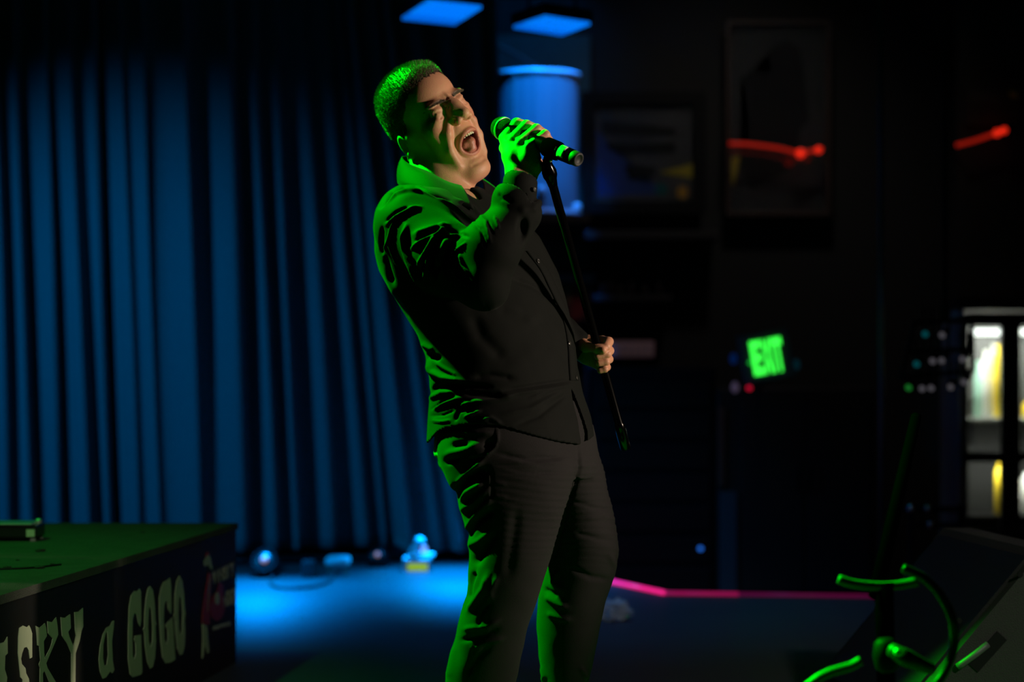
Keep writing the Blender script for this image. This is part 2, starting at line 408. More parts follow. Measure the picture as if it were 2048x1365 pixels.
back = [([(20, 35), (60, 55), (115, 85)], 16, .006), ([(95, 105), (80, 140), (150, 155), (180, 150)], 20, -.008), ([(55, 175), (100, 270), (200, 325), (370, 360)], 26, .009), ([(130, 190), (220, 250), (330, 310)], 14, .004),
        ([(75, 465), (130, 405), (300, 385), (400, 395), (600, 400)], 20, -.009), ([(75, 500), (190, 450), (290, 450)], 20, .006), ([(90, 600), (180, 530), (290, 490)], 10, -.005),
        ([(100, 600), (240, 530), (355, 495)], 18, .006), ([(190, 575), (330, 550)], 9, -.004), ([(300, 685), (330, 610), (400, 590)], 13, -.007), ([(380, 660), (520, 605)], 10, .006),
        ([(350, 560), (420, 540)], 10, .005), ([(520, 690), (600, 665), (690, 715)], 16, .004), ([(380, 450), (500, 470), (700, 480)], 30, -.008), ([(420, 530), (600, 520), (800, 480)], 24, .006),
        ([(90, 690), (180, 700), (260, 690)], 10, .004), ([(85, 650), (200, 640), (300, 600)], 9, -.003), ([(460, 320), (600, 300), (800, 330)], 26, -.006)]
V = strokes(V, N, back, t4, gain=1.2)
front = [([(700, 1095), (850, 1072), (1000, 1050)], 9, -.005), ([(690, 1120), (850, 1095), (990, 1070)], 9, .004), ([(820, 1130), (900, 1100), (990, 1075)], 8, .003), ([(560, 750), (600, 850), (700, 950)], 30, -.006),
         ([(740, 585), (830, 620), (900, 665), (950, 710)], 12, -.005), ([(620, 720), (700, 700), (800, 740), (850, 800)], 35, .005), ([(480, 220), (560, 260), (620, 330)], 9, .004), ([(470, 260), (540, 300), (600, 370)], 9, -.004),
         ([(1040, 640), (1000, 560), (960, 470)], 12, .003), ([(860, 760), (940, 860), (980, 980)], 14, -.003), ([(700, 1200), (820, 1180), (980, 1090)], 12, .003), ([(760, 1250), (860, 1210), (985, 1110)], 10, -.003)]
V = strokes(V, N, front, c2)
# soft random drape
def drape(V, N, amp, sc, seed):
    r = np.random.default_rng(seed); D = np.zeros(len(V))
    for i in range(14):
        k = r.normal(size=3); k /= np.linalg.norm(k); fq = sc*r.uniform(.6, 2.0)
        D += np.sin(V@k*fq+r.uniform(0, 6)+1.3*np.sin(V@np.roll(k, 1)*fq*.6))/(fq/sc)
    return V+N*(amp*D/5)[:, None]
V = drape(V, N, .0016, 60, 3)
V = lap(V, Q, .35)
me = np_mesh('shirt', V, Q)
M_shirt = mat('black_shirt_cotton', (.0062, .0072, .0066), .75, sheen=.025, spec=.07, noise=.06, nscale=300, bump=.12, bscale=900)
skin_col = (.62, .30, .185)
M_skin = mat('skin', skin_col, .48, attr='Col', noise=.05, nscale=90, bump=.12, bscale=500, sss=.08, spec=.4)

# ---- body (skin) --------------------------------------------------
def cam2w(v): return Vector((v[0], -v[2], v[1]))
Nf = Vector((.56, .27, .78)).normalized(); Uf = Vector((-.52, .845, .081)); Uf = (Uf-Nf*Uf.dot(Nf)).normalized(); Lf = Uf.cross(Nf)
Rm = np.array([list(cam2w(Lf)), list(cam2w(Uf)), list(cam2w(Nf))]); HS = 1.03
Oh = np.array(P(898, 206, Y0+.035))-HS*(np.array([0, 0, .083])@Rm)
def h2w(v): return Oh+HS*(np.asarray(v, float)@Rm)
def w2h(p): return ((np.array(p)-Oh)@Rm.T)/HS
hv = Vol((-.115, -.30, -.16), (.115, .15, .135), .0021)
sx = (1, -1)
hv.ell((0, .03, -.015), (.077, .089, .098), .02)
hv.ell((0, .04, .028), (.062, .052, .056), .02)
hv.ell((0, -.03, .028), (.062, .075, .052), .02)
hv.ell((0, -.09, .022), (.052, .075, .047), .02)
nb = w2h(P(896, 415, Y0+.085)); nt_ = np.array([0, -.05, -.035])
hv.chain([nt_, (nt_*.45+nb*.55), nb], [.062, .0625, .069], .02)
hv.ell((0, -.15, .02), (.04, .03, .045), .02)                      # floor of the mouth
for s in sx:
    hv.ell((s*.046, -.032, .05), (.023, .018, .021), .016)          # cheek bone
    hv.ell((s*.031, .0145, .076), (.026, .008, .012), .010)           # brow
    hv.cap((s*.054, -.085, -.012), (s*.018, -.16, .045), .019, .016, .018)   # jaw
    hv.cap((s*.047, -.045, .046), (s*.038, -.125, .037), .021, .017, .016)   # stretched cheek
    hv.cap((s*.068, -.02, -.005), (s*.054, -.085, -.01), .017, .02, .02)
hv.ell((0, -.062, .055), (.036, .03, .034), .014)
hv.ell((0, -.158, .046), (.024, .021, .022), .014)                 # chin
for s in sx:
    hv.ell((s*.034, -.001, .095), (.0175, .012, .017), .010, 's')   # sockets
    hv.ell((s*.034, -.003, .0735), (.019, .0125, .0125), .006)      # closed lids
    hv.ell((s*.037, -.021, .069), (.021, .009, .013), .012)         # pushed up cheek
hv.chain([(0, .010, .084), (0, -.015, .096), (0, -.037, .1085)], [.0105, .0118, .0135], .012)
for s in sx: hv.chain([(s*.008, -.005, .088), (s*.014, -.032, .090)], [.009, .012], .012)
for s in sx: hv.ell((s*.0165, -.045, .0955), (.0098, .0095, .0125), .006)
for s in sx: hv.ell((s*.0085, -.0545, .100), (.0048, .006, .009), .003, 's')
# open mouth
ring = []
for i in range(33):
    a = 2*PI*i/32; x = .0025+.0305*math.sin(a)*(1+.06*math.cos(a)); y = -.0985+.0250*math.cos(a)
    z = .0885-.0*(1) - .0115*(1-math.cos(a))/1.0 - .011*abs(math.sin(a))**2
    ring.append((x, y, z))
hv.ell((.0025, -.0985, .078), (.0298, .0242, .040), .003, 's')
hv.ell((.002, -.101, .050), (.032, .027, .030), .004, 's')
hv.chain(ring, [.0026]*33, .008)
for s in sx:   # folds from nose to jaw
    hv.chain([(s*.021, -.040, .094), (s*.033, -.062, .084), (s*.041, -.095, .072), (s*.038, -.130, .062)], [.0025, .003, .003, .002], .007, 's')
    hv.chain([(s*.030, -.036, .082), (s*.042, -.058, .072), (s*.049, -.092, .058), (s*.043, -.130, .05)], [.006, .008, .007, .005], .010)
    hv.chain([(s*.017, -.0055, .089), (s*.034, -.0075, .0880), (s*.052, -.003, .0775)], [.0015, .0018, .0014], .0035, 's')   # lash line
    hv.chain([(s*.050, -.004, .079), (s*.060, .001, .070)], [.0012, .001], .004, 's')
    hv.chain([(s*.050, -.008, .079), (s*.060, -.012, .068)], [.0012, .001], .004, 's')
    hv.chain([(s*.0065, .012, .0935), (s*.0075, .034, .092)], [.0016, .001], .005, 's')
    hv.chain([(s*.012, -.006, .096), (s*.028, -.018, .092), (s*.044, -.020, .080)], [.001, .0014, .001], .004, 's')
hv.chain([(-.014, .002, .0945), (0, .000, .0965), (.014, .002, .0945)], [.001, .0016, .001], .004, 's')
hv.chain([(-.02, -.145, .066), (0, -.147, .074), (.02, -.145, .066)], [.002, .003, .002], .006, 's')
for s in sx:   # ears
    ca, sa = math.cos(.15), math.sin(.15)
    Re = [[ca, 0, s*sa], [0, 1, 0], [-s*sa, 0, ca]]
    hv.ell((s*.0795, -.029, -.033), (.0060, .028, .017), .004, R=Re)
    hv.ell((s*.0855, -.027, -.030), (.005, .018, .009), .004, 's', R=Re)
    hv.ell((s*.081, -.053, -.027), (.006, .010, .008), .005)
HVt, HQt = hv.mesh(1)
zc = HVt
inm = (((zc[:, 0]-.0025)/.0285)**2+((zc[:, 1]+.0985)/.0238)**2 < 1) & (zc[:, 2] > .01) & (zc[:, 2] < .0865)
lip = ((((zc[:, 0]-.0025)/.0345)**2+((zc[:, 1]+.0985)/.0300)**2) < 1) & (zc[:, 2] > .05)
HC = np.tile(np.array(skin_col), (len(zc), 1))
red = np.exp(-((np.abs(zc[:, 0])-.045)**2+(zc[:, 1]+.045)**2)/.0007)*(zc[:, 2] > .02)
HC = HC*(1-np.outer(red, [0, .16, .12]))
HC[lip] = (.50, .18, .12); HC[inm] = (.20, .035, .03)
brow = np.exp(-(((np.abs(zc[:, 0])-.034)/.018)**4+((zc[:, 1]-.0155-.10*(np.abs(zc[:, 0])-.03))/.0042)**4))*(zc[:, 2] > .04)
HC = HC*(1-.75*brow)[:, None]
HN = vnormals(HVt, HQt)
hyz = np.array([[-.14, -.07], [-.06, -.060], [-.055, -.055], [-.05, .0], [-.028, .0], [-.022, -.03], [-.004, -.028], [.006, .02], [.035, .048], [.055, .066], [.07, .074], [.12, .078]])
hl = np.interp(zc[:, 2], hyz[:, 0], hyz[:, 1])+.0022*np.sin(zc[:, 0]*300)*np.sin(zc[:, 2]*260+1)+.0015*np.sin(zc[:, 0]*730)
hm = (zc[:, 1] > hl) & (np.abs(zc[:, 0]) < .0815)
earm = (np.abs(zc[:, 0]) > .0755) & (zc[:, 1] < .008) & (zc[:, 2] > -.058) & (zc[:, 2] < -.01); hm &= ~earm
HC[hm] = (.10, .06, .04)
# hands ------------------------------------------------------------
def w3(x, y, d): return P(x, y, Y0+d)
MIC_A, MIC_B = w3(1003, 256, -.085), w3(1141, 313, -.225)
rh = Vol(np.array(w3(1050, 300, -.14))-np.array([.085, .115, .10]), np.array(w3(1050, 300, -.14))+np.array([.085, .10, .10]), .0016)
wr = [w3(1031, 350, -.165), w3(1055, 350, -.160)]
mcp = [w3(1010, 277, -.122), w3(1024, 281, -.141), w3(1041, 286, -.157), w3(1058, 293, -.170)]
pip = [w3(1034, 248, -.102), w3(1053, 252, -.122), w3(1073, 259, -.140), w3(1090, 270, -.155)]
dip = [w3(1056, 253, -.062), w3(1073, 259, -.082), w3(1089, 269, -.104), w3(1097, 281, -.128)]
tip = [w3(1062, 270, -.048), w3(1079, 277, -.068), w3(1088, 286, -.092), w3(1092, 294, -.116)]
for i in range(4):
    rh.chain([wr[0 if i < 2 else 1], (wr[0 if i < 2 else 1]+mcp[i])/2, mcp[i]], [.019, .0165, .0128], .012)
rh.chain([wr[0], w3(1032, 400, -.178)], [.019, .020], .01); rh.chain([wr[1], w3(1044, 400, -.175)], [.018, .020], .01)
rh.chain([wr[1], w3(1072, 332, -.166), w3(1070, 305, -.170)], [.014, .0145, .011], .010)       # heel of the hand
for i in range(4):
    r = [.0132, .0130, .0124, .0112][i]
    rh.chain([mcp[i], pip[i], dip[i], tip[i]], [r*1.05, r, r*.9, r*.8], .0036)
rh.chain([w3(1022, 325, -.125), w3(1010, 296, -.085), w3(1022, 268, -.050), w3(1038, 262, -.035)], [.0155, .012, .0105, .009], .007)
for i in range(3):  # tendons / knuckle hollows
    rh.ell((mcp[i]+mcp[i+1])/2+Vector((-.003, -.014, .004)), (.004, .005, .006), .006, 's')
RV, RQ = rh.mesh(1)
lh = Vol(np.array(w3(1190, 705, .06))-np.array([.10, .07, .07]), np.array(w3(1190, 705, .06))+np.array([.06, .09, .07]), .0016)
lw = w3(1146, 692, .125)
L_m = [w3(1204, 683, .096), w3(1206, 701, .10), w3(1205, 718, .098), w3(1203, 733, .094)]
L_p = [w3(1217, 684, .060), w3(1219, 702, .060), w3(1218, 719, .060), w3(1214, 735, .060)]
L_d = [w3(1212, 694, .030), w3(1214, 709, .032), w3(1212, 724, .033), w3(1210, 739, .035)]
L_t = [w3(1192, 700, .026), w3(1195, 713, .028), w3(1198, 727, .030), w3(1200, 742, .034)]
lh.chain([w3(1110, 680, .17), lw], [.026, .024], .01)
for i in range(4): lh.chain([lw, (lw+L_m[i])/2+Vector((0, .004, 0)), L_m[i]], [.023, .018, .0135], .012)
for i in range(4):
    r = [.0115, .0105, .0098, .0085][i]
    lh.chain([L_m[i], L_p[i], L_d[i], L_t[i]], [r*1.1, r, r*.92, r*.82], .0025)
lh.chain([w3(1164, 688, .10), w3(1172, 694, .062), w3(1190, 696, .036), w3(1206, 701, .018)], [.0155, .0125, .0105, .0085], .006)
LV, LQ = lh.mesh(1)
# body under the clothes --------------------------------------------
bv = Vol((-.36, Y0-.34, .0), (.30, Y0+.40, 1.34), .011)
loft(bv, TORSO, .0, .016); loft(bv, PELVIS, .02, .05); loft(bv, LEG_R, .02, .042); loft(bv, LEG_L, .02, .035); arm_r(bv, .016); arm_l(bv, .014)
bv.cap(P(893, 395, Y0+.085), P(900, 330, Y0+.075), .05, .05, .02)
bv.cap(P(1034, 420, Y0-.185), P(1043, 352, Y0-.165), .024, .022, .01)
bv.f = np.maximum(bv.f, (H+(730-400)/F*Y0-bv.ax[2])[None, None, :]*-1*((bv.ax[2] > 1.24)[None, None, :])*0+bv.f)
BV, BQ = bv.mesh(1)
skin_blocks = [(h2w(HVt), HQt, HC)]
for v_, q_ in ((RV, RQ), (LV, LQ), (BV, BQ)): skin_blocks.append((v_, q_, np.tile(np.array(skin_col), (len(v_), 1))))
AV = np.concatenate([b[0] for b in skin_blocks]); offs = np.cumsum([0]+[len(b[0]) for b in skin_blocks])
AQ = np.concatenate([b[1]+offs[i] for i, b in enumerate(skin_blocks)]); AC = np.concatenate([b[2] for b in skin_blocks])
bme = np_mesh('person', AV, AQ); set_col(bme, AC)
person = link('person', bme, M_skin, None, True)
tag(person, 'man in a black shirt and trousers leaning back and shouting into a microphone', 'person')
shirt = link('shirt', me, M_shirt, person, True)
shirt_bvh = BVHTree.FromPolygons([tuple(v) for v in V.tolist()], Q.tolist())
def hit(px, py, bvh, back=0.0):
    o = Vector((0, 0, H)); d = (P(px, py, 1)-o).normalized(); r = bvh.ray_cast(o, d)
    return (r[0], r[1]) if r[0] is not None else (None, None)
# placket strip, buttons
Lp = [(800, 462), (830, 500), (860, 540), (882, 580), (905, 630), (925, 670), (942, 705), (960, 750), (975, 800), (984, 850), (990, 900), (993, 960), (996, 1015), (998, 1050)]
Wp = [30, 32, 34, 34, 34, 33, 32, 31, 30, 30, 32, 34, 36, 38]
bm = NB(); rows = []
for (x, y), wd in zip(Lp, Wp):
    row = []
    for u in np.linspace(0, 1, 4):
        X, Yp = c2(x+wd*u, y); h_, n_ = hit(X, Yp, shirt_bvh)
        if h_ is None: row = None; break
        row.append((h_-n_*.001, h_+n_*.0032))
    if row: rows.append(row)
for i in range(len(rows)-1):
    for j in range(3):
        a, b, c, d = rows[i][j], rows[i][j+1], rows[i+1][j+1], rows[i+1][j]
        for k in (0, 1): bm.faces.new([bm.verts.new(p[k]) for p in (a, b, c, d)])
        if j == 0: bm.faces.new([bm.verts.new(p) for p in (a[0], a[1], d[1], d[0])])
        if j == 2: bm.faces.new([bm.verts.new(p) for p in (b[0], b[1], c[1], c[0])])
bmesh.ops.remove_doubles(bm, verts=bm.verts, dist=.0003)
obj('placket', bm, M_shirt, shirt, True)
M_button = mat('button_plastic', (.03, .03, .027), .3)
for X, Yp in [(1074, 524), (1106, 604), (1136, 688), (1150, 757), (1066, 380)]:
    h_, n_ = hit(X, Yp, shirt_bvh)
    if h_ is None: continue
    bm = NB(); lathe(bm, h_+n_*.002, h_+n_*.0056, [(0, .0052), (.0028, .0055), (.0036, .0042), (.0032, .003)], 14)
    obj('button', bm, M_button, shirt)
# collar
def strip(name, top, bot, th, par, m, n=5):
    T_ = crom(top, 6); B_ = crom(bot, 6); bm = NB(); g = []
    for t_, b_ in zip(T_, B_):
        row = []
        for k in range(n):
            u = k/(n-1); p = t_.lerp(b_, u)
            row.append(p)
        g.append(row)
    cen = Vector(P(893, 372, Y0+.08)); vs = [[], []]
    for row in g:
        a = []; b = []
        for k, p in enumerate(row):
            d = Vector((p.x-cen.x, p.y-cen.y, .03)).normalized(); bul = .006*math.sin(PI*k/(n-1))
            a.append(bm.verts.new(p+d*(th+bul))); b.append(bm.verts.new(p+d*(bul-.001)))
        vs[0].append(a); vs[1].append(b)
    R_ = len(g)
    for i in range(R_-1):
        for k in range(n-1):
            for v in vs: bm.faces.new((v[i][k], v[i][k+1], v[i+1][k+1], v[i+1][k]))
        for k in (0, n-1): bm.faces.new((vs[0][i][k], vs[1][i][k], vs[1][i+1][k], vs[0][i+1][k]))
    for i in (0, R_-1):
        for k in range(n-1): bm.faces.new((vs[0][i][k], vs[0][i][k+1], vs[1][i][k+1], vs[1][i][k]))
    return obj(name, bm, m, par, True)
strip('collar', [w3(850, 318, .19), w3(818, 313, .16), w3(805, 315, .12), w3(819, 328, .058), w3(858, 344, .005), w3(893, 363, -.01), w3(922, 372, -.015)],
      [w3(845, 352, .235), w3(812, 350, .20), w3(797, 362, .13), w3(806, 374, .02), w3(852, 386, -.045), w3(905, 405, -.07), w3(948, 420, -.075)], .003, shirt, M_shirt)
strip('collar', [w3(880, 325, .205), w3(930, 338, .19), w3(962, 360, .15), w3(968, 378, .09), w3(962, 392, .04)],
      [w3(885, 350, .24), w3(960, 362, .23), w3(1000, 385, .19), w3(1005, 402, .10), w3(984, 428, .01)], .003, shirt, M_shirt)
# trousers -----------------------------------------------------------
tv = Vol((-.22, Y0-.27, .02), (.27, Y0+.27, .90), .0038)
loft(tv, [(r[0], r[1]+6, r[2]-4, r[3], r[4], r[5]) if r[0] < 925 else r for r in PELVIS], .0); loft(tv, LEG_R, .012); loft(tv, LEG_L, .010)
V, Q = tv.mesh(1); N = vnormals(V, Q)
tr1 = [([(275, 905), (340, 895), (410, 888)], 24, -.009), ([(215, 1045), (270, 1035), (330, 1020)], 20, -.008), ([(570, 930), (590, 890), (620, 885)], 26, -.014),
       ([(655, 745), (660, 850), (632, 930), (550, 1000)], 8, .005), ([(650, 760), (650, 850), (620, 920)], 6, -.003), ([(605, 1120), (610, 1250), (612, 1365)], 10, -.004), ([(590, 1120), (595, 1250), (597, 1365)], 8, .003),
       ([(305, 1365), (330, 1260), (430, 1180), (560, 1110)], 36, -.016), ([(290, 1250), (390, 1155), (540, 1035)], 18, .008), ([(340, 1370), (400, 1300), (540, 1220)], 26, .009),
       ([(150, 800), (300, 790), (640, 800)], 22, .004), ([(200, 980), (350, 950), (520, 880)], 26, .005), ([(430, 1030), (520, 1010)], 16, -.006)]
V = strokes(V, N, tr1, t4)
tr2 = [([(240, 560), (250, 510), (300, 470), (385, 435)], 16, -.010), ([(285, 735), (330, 660), (415, 600)], 15, -.013), ([(265, 600), (330, 570), (400, 500)], 14, .006), ([(290, 690), (340, 620), (412, 550)], 12, .006), ([(300, 760), (350, 740), (405, 700)], 14, .007),
       ([(325, 850), (360, 790), (420, 700)], 20, -.010), ([(300, 1000), (310, 930), (330, 870)], 14, -.010), ([(390, 890), (375, 950), (300, 1055)], 15, .009), ([(430, 900), (405, 960), (400, 1000)], 12, .005), ([(350, 1120), (360, 1060), (400, 1010)], 8, -.005),
       ([(440, 1090), (380, 1120), (280, 1130)], 10, .006), ([(460, 1172), (380, 1190), (320, 1215)], 10, .006), ([(440, 1130), (370, 1160), (270, 1180)], 10, -.006), ([(300, 1330), (340, 1260), (400, 1210)], 14, -.007), ([(230, 1200), (220, 1280), (210, 1350)], 20, .004),
       ([(345, 1160), (320, 1250), (300, 1350)], 6, -.004), ([(480, 380), (600, 400), (760, 380)], 8, .003), ([(430, 350), (560, 375), (720, 365)], 9, -.005), ([(480, 420), (600, 440), (740, 430)], 7, -.003),
       ([(420, 480), (470, 490)], 5, .003), ([(415, 540), (475, 545)], 5, .003), ([(790, 310), (800, 420), (740, 600), (690, 800)], 7, -.006), ([(520, 600), (500, 750), (480, 900)], 25, -.005),
       ([(600, 1200), (560, 1260), (520, 1350)], 14, .004)]
V = strokes(V, N, tr2, c3)
tr3 = [([(705, 868), (680, 920), (725, 962)], 12, .006), ([(640, 985), (700, 1020), (745, 1035)], 12, .006), ([(650, 1060), (720, 1085), (760, 1090)], 12, .005), ([(640, 950), (700, 985)], 10, -.006), ([(830, 640), (900, 625), (960, 640)], 8, .003), ([(780, 700), (880, 730), (960, 740)], 9, -.004),
       ([(930, 800), (960, 860), (940, 910)], 12, .004), ([(760, 860), (850, 900), (930, 910)], 12, -.005), ([(760, 560), (860, 590), (940, 600)], 7, -.003), ([(620, 1300), (640, 1340), (620, 1365)], 10, .005), ([(800, 1300), (830, 1350)], 10, .005)]
V = strokes(V, N, tr3, c3)
# fine horizontal creases across the thighs
pxs = to_px(V); m_ = np.clip((pxs[:, 0]-985)/25, 0, 1)*np.clip((pxs[:, 1]-895)/20, 0, 1)*np.clip((1150-pxs[:, 1])/80, 0, 1)
cr = np.sin(pxs[:, 1]*.62+2.2*np.sin(pxs[:, 0]*.021+pxs[:, 1]*.013))*np.sin(pxs[:, 1]*.17+pxs[:, 0]*.035)
V = V+N*(cr*m_*.0012)[:, None]
V = drape(V, N, .0018, 50, 9); V = lap(V, Q, .35)
M_tr = mat('dark_grey_trouser_cloth', (.018, .0172, .0185), .8, spec=.08, sheen=.03, noise=.08, nscale=250, bump=.15, bscale=700)
tme = np_mesh('trousers', V, Q); trousers = link('trousers', tme, M_tr, person, True)
for pts in ([w3(888, 1548, -.03), w3(940, 1545, -.09), w3(1010, 1552, -.17)], [w3(1085, 1520, .20), w3(1130, 1520, .14), w3(1190, 1535, .06)]):
    sv = Vol(np.minimum.reduce([np.array(p) for p in pts])-.07, np.maximum.reduce([np.array(p) for p in pts])+.07, .006)
    q0, q1, q2 = [Vector((p.x, p.y, .045)) for p in pts]; q0.z = .055
    sv.chain([q0, q1, Vector((q2.x, q2.y, .035))], [.042, .043, .034], .02)
    sv.f = np.maximum(sv.f, (.002-sv.ax[2])[None, None, :].astype(np.float32))
    v_, f_ = sv.mesh(0); link('shoe', np_mesh('shoe', v_, f_), mat('black_leather', (.012, .012, .012), .35), person, True)
# teeth, tongue, hair --------------------------------------------------
M_teeth = mat('tooth_enamel', (.72, .64, .50), .3)
bm = NB()
for i in range(10):
    a = (i-4.5)/4.5*1.0; x = .0205*math.sin(a)/math.sin(1.0); z = .0835-.014*(1-math.cos(a))/(1-math.cos(1.0))
    wd = [.0040, .0042, .0045, .0042, .0052][min(i, 9-i)]; hh = [.0055, .006, .0075, .0068, .0078][min(i, 9-i)]
    vs = bmesh.ops.create_uvsphere(bm, u_segments=8, v_segments=6, radius=1)['verts']
    for v in vs:
        c = v.co; c = Vector((math.copysign(abs(c.x)**.6, c.x)*wd*.52, math.copysign(abs(c.y)**.6, c.y)*hh*.6, c.z*.0028))
        cx_ = c.x*math.cos(a*.9)+c.z*math.sin(a*.9); cz_ = -c.x*math.sin(a*.9)+c.z*math.cos(a*.9)
        v.co = Vector(h2w((.0025+x*1.12+cx_*1.1, -.0795+c.y*1.15-.0015*abs(a), z+cz_+.001)))
obj('upper_teeth', bm, M_teeth, person, True)
tg = Vol((-.03, -.15, .0), (.03, -.07, .10), .0018)
tg.ell((0, -.114, .045), (.021, .012, .032), .008); tg.cap((0, -.102, .045), (.003, -.098, .070), .015, .013, .008)
tg.ell((-.011, -.097, .062), (.010, .008, .013), .006); tg.ell((.011, -.097, .062), (.010, .008, .013), .006)
tg.chain([(0, -.082, .04), (0, -.083, .065), (.002, -.090, .085)], [.0012]*3, .006, 's')
v_, f_ = tg.mesh(2); link('tongue', np_mesh('tongue', h2w(v_), f_), mat('tongue_wet', (.50, .17, .13), .32, bump=.2, bscale=400), person, True)
# hair: a displaced cap with short strands standing on it
def hlen(p):
    top = np.clip((p[:, 1]-.045)/.05, 0, 1); fr = np.clip((p[:, 2]-.0)/.06, 0, 1)
    low = np.clip((p[:, 1]-np.interp(p[:, 2], hyz[:, 0], hyz[:, 1]))/.03, 0, 1)
    back = np.clip((-p[:, 2]-.03)/.05, 0, 1)
    return (.0035+.0105*top+.005*top*fr+.004*back)*(.25+.75*low)
hl_ = hlen(HVt); fm = hm[HQt].all(1)
used = np.unique(HQt[fm]); rem = -np.ones(len(HVt), int); rem[used] = np.arange(len(used))
capV = HVt[used]+HN[used]*(hl_[used]*.55+rng.normal(0, .0006, len(used)))[:, None]; capQ = rem[HQt[fm]]
fc = HQt[fm]; ar = np.linalg.norm(np.cross(HVt[fc[:, 2]]-HVt[fc[:, 0]], HVt[fc[:, 3]]-HVt[fc[:, 1]]), axis=1)
ns = 34000; pick = rng.choice(len(fc), ns, p=ar/ar.sum()); w4 = rng.dirichlet([1, 1, 1, 1], ns)
base = (HVt[fc[pick]]*w4[:, :, None]).sum(1); nn = (HN[fc[pick]]*w4[:, :, None]).sum(1)
Ls = hlen(base)*rng.uniform(.75, 1.25, ns)
sweep = np.stack([np.zeros(ns), np.full(ns, .05), np.full(ns, .25)], 1)+rng.normal(0, .26, (ns, 3))
dr = nn+sweep; dr /= np.linalg.norm(dr, axis=1)[:, None]; sd = np.cross(dr, rng.normal(size=(ns, 3))); sd /= np.linalg.norm(sd, axis=1)[:, None]
A_ = base+sd*.00042; B_ = base-sd*.00042; T1 = base+dr*Ls[:, None]+sd*.0001; T2 = base+dr*Ls[:, None]-sd*.0001
SV = np.stack([A_, B_, T2, T1], 1).reshape(-1, 3); SQ = np.arange(ns*4).reshape(-1, 4)
hV = np.concatenate([capV, SV]); hQ = np.concatenate([capQ, SQ+len(capV)])
hair = link('hair', np_mesh('hair', h2w(hV), hQ), mat('dark_brown_hair', (.10, .072, .05), .5, spec=.45, noise=.25, nscale=300), person)
hair['kind'] = 'stuff'
# eyebrows
bm_pts = []; nb_ = 900
hb = BVHTree.FromPolygons([tuple(v) for v in HVt.tolist()], HQt.tolist())
EV = []
for i in range(nb_):
    s = 1 if i % 2 else -1; u = random.random(); x = s*(.012+.043*u); y = .0085+.011*u-.006*u*u*1.4+random.gauss(0, .0016*(1-.5*u))
    r = hb.ray_cast(Vector((x, y, .14)), Vector((0, 0, -1)))
    if r[0] is None or r[0].z < .04: continue
    p = np.array(r[0]); n_ = np.array(r[1]); d = np.array([s*.9, .35-.8*u, .1])+n_*.35+rng.normal(0, .15, 3); d /= np.linalg.norm(d)
    sdv = np.cross(d, n_); sdv /= np.linalg.norm(sdv)+1e-9; Lh = .006
    EV += [p+sdv*.0003, p-sdv*.0003, p+d*Lh-sdv*.00008, p+d*Lh+sdv*.00008]
EV = np.array(EV); link('eyebrows', np_mesh('eyebrows', h2w(EV), np.arange(len(EV)).reshape(-1, 4)), MATS['dark_brown_hair'], person)['kind'] = 'stuff'
# ================================================================== SETTING
def PZ(px, py, Z):
    Y = F*(Z-H)/(730-py); return Vector(((px-1024)/F*Y, Y, Z))
def PX(px, Y): return (px-1024)/F*Y
def PH(py, Y): return H+(730-py)/F*Y
def quadbox(bm, x0, y0, x1, y1, Y, dep, bev=0):
    """box whose front face fills the pixel rectangle at distance Y"""
    box(bm, (PX(x0, Y), Y, PH(y1, Y)), (PX(x1, Y), Y+dep, PH(y0, Y)), bev)
def one(name, bm, m, label, cat, group=None, smooth=False, kind=None):
    return tag(obj(name, bm, m, None, smooth), label, cat, group, kind)
def struct(name, bm, m, parent=None, smooth=False):
    o = obj(name, bm, m, parent, smooth)
    if parent is None: o['kind'] = 'structure'
    return o
M_floor = mat('stage_floor_paint', (.055, .057, .06), .55, noise=.22, nscale=2.5, bump=.25, bscale=60, spec=.3)
M_wall = mat('dark_wall_paint', (.010, .0095, .009), .7, noise=.2, nscale=4, bump=.2)
M_black = mat('black_paint', (.004, .004, .004), .6, spec=.2)
M_dkw = mat('near_black_wood', (.014, .010, .009), .6)
M_dwood = mat('dark_stained_wood', (.05, .028, .02), .5, noise=.3, nscale=9)
M_house = mat('house_floor', (.012, .012, .013), .8)
# stage floor with its edge
EDGE = [(PX(1098, 8.99), 8.99), (PX(1215, 8.51), 8.51), (PX(1330, 8.05), 8.05), (PX(1720, 7.95), 7.95), (3.2, 7.72)]
pts = [(-3.6, .4), (3.2, .4)]+[(x, y) for x, y in EDGE[::-1]]+[(.167-.05, 9.75), (-3.6, 9.75)]
bm = NB(); poly_prism(bm, [(x, y, 0) for x, y in pts], (0, 0, -1), .8); struct('floor', bm, M_floor)
bm = NB(); box(bm, (-3.6, 7.0, -.85), (3.9, 12.2, -.79)); struct('floor_lower', bm, M_house)
bm = NB(); box(bm, (-3.6, 11.2, -.8), (3.9, 11.35, 3.95)); struct('wall_back', bm, M_wall)
bm = NB(); box(bm, (-3.7, 0, -.8), (-3.55, 11.3, 3.95)); struct('wall_left', bm, M_wall)
bm = NB(); box(bm, (3.75, 0, -.8), (3.9, 11.3, 3.95)); struct('wall_right', bm, M_wall)
bm = NB(); box(bm, (-3.7, 0, 3.95), (3.9, 11.35, 4.05)); struct('ceiling', bm, M_black)
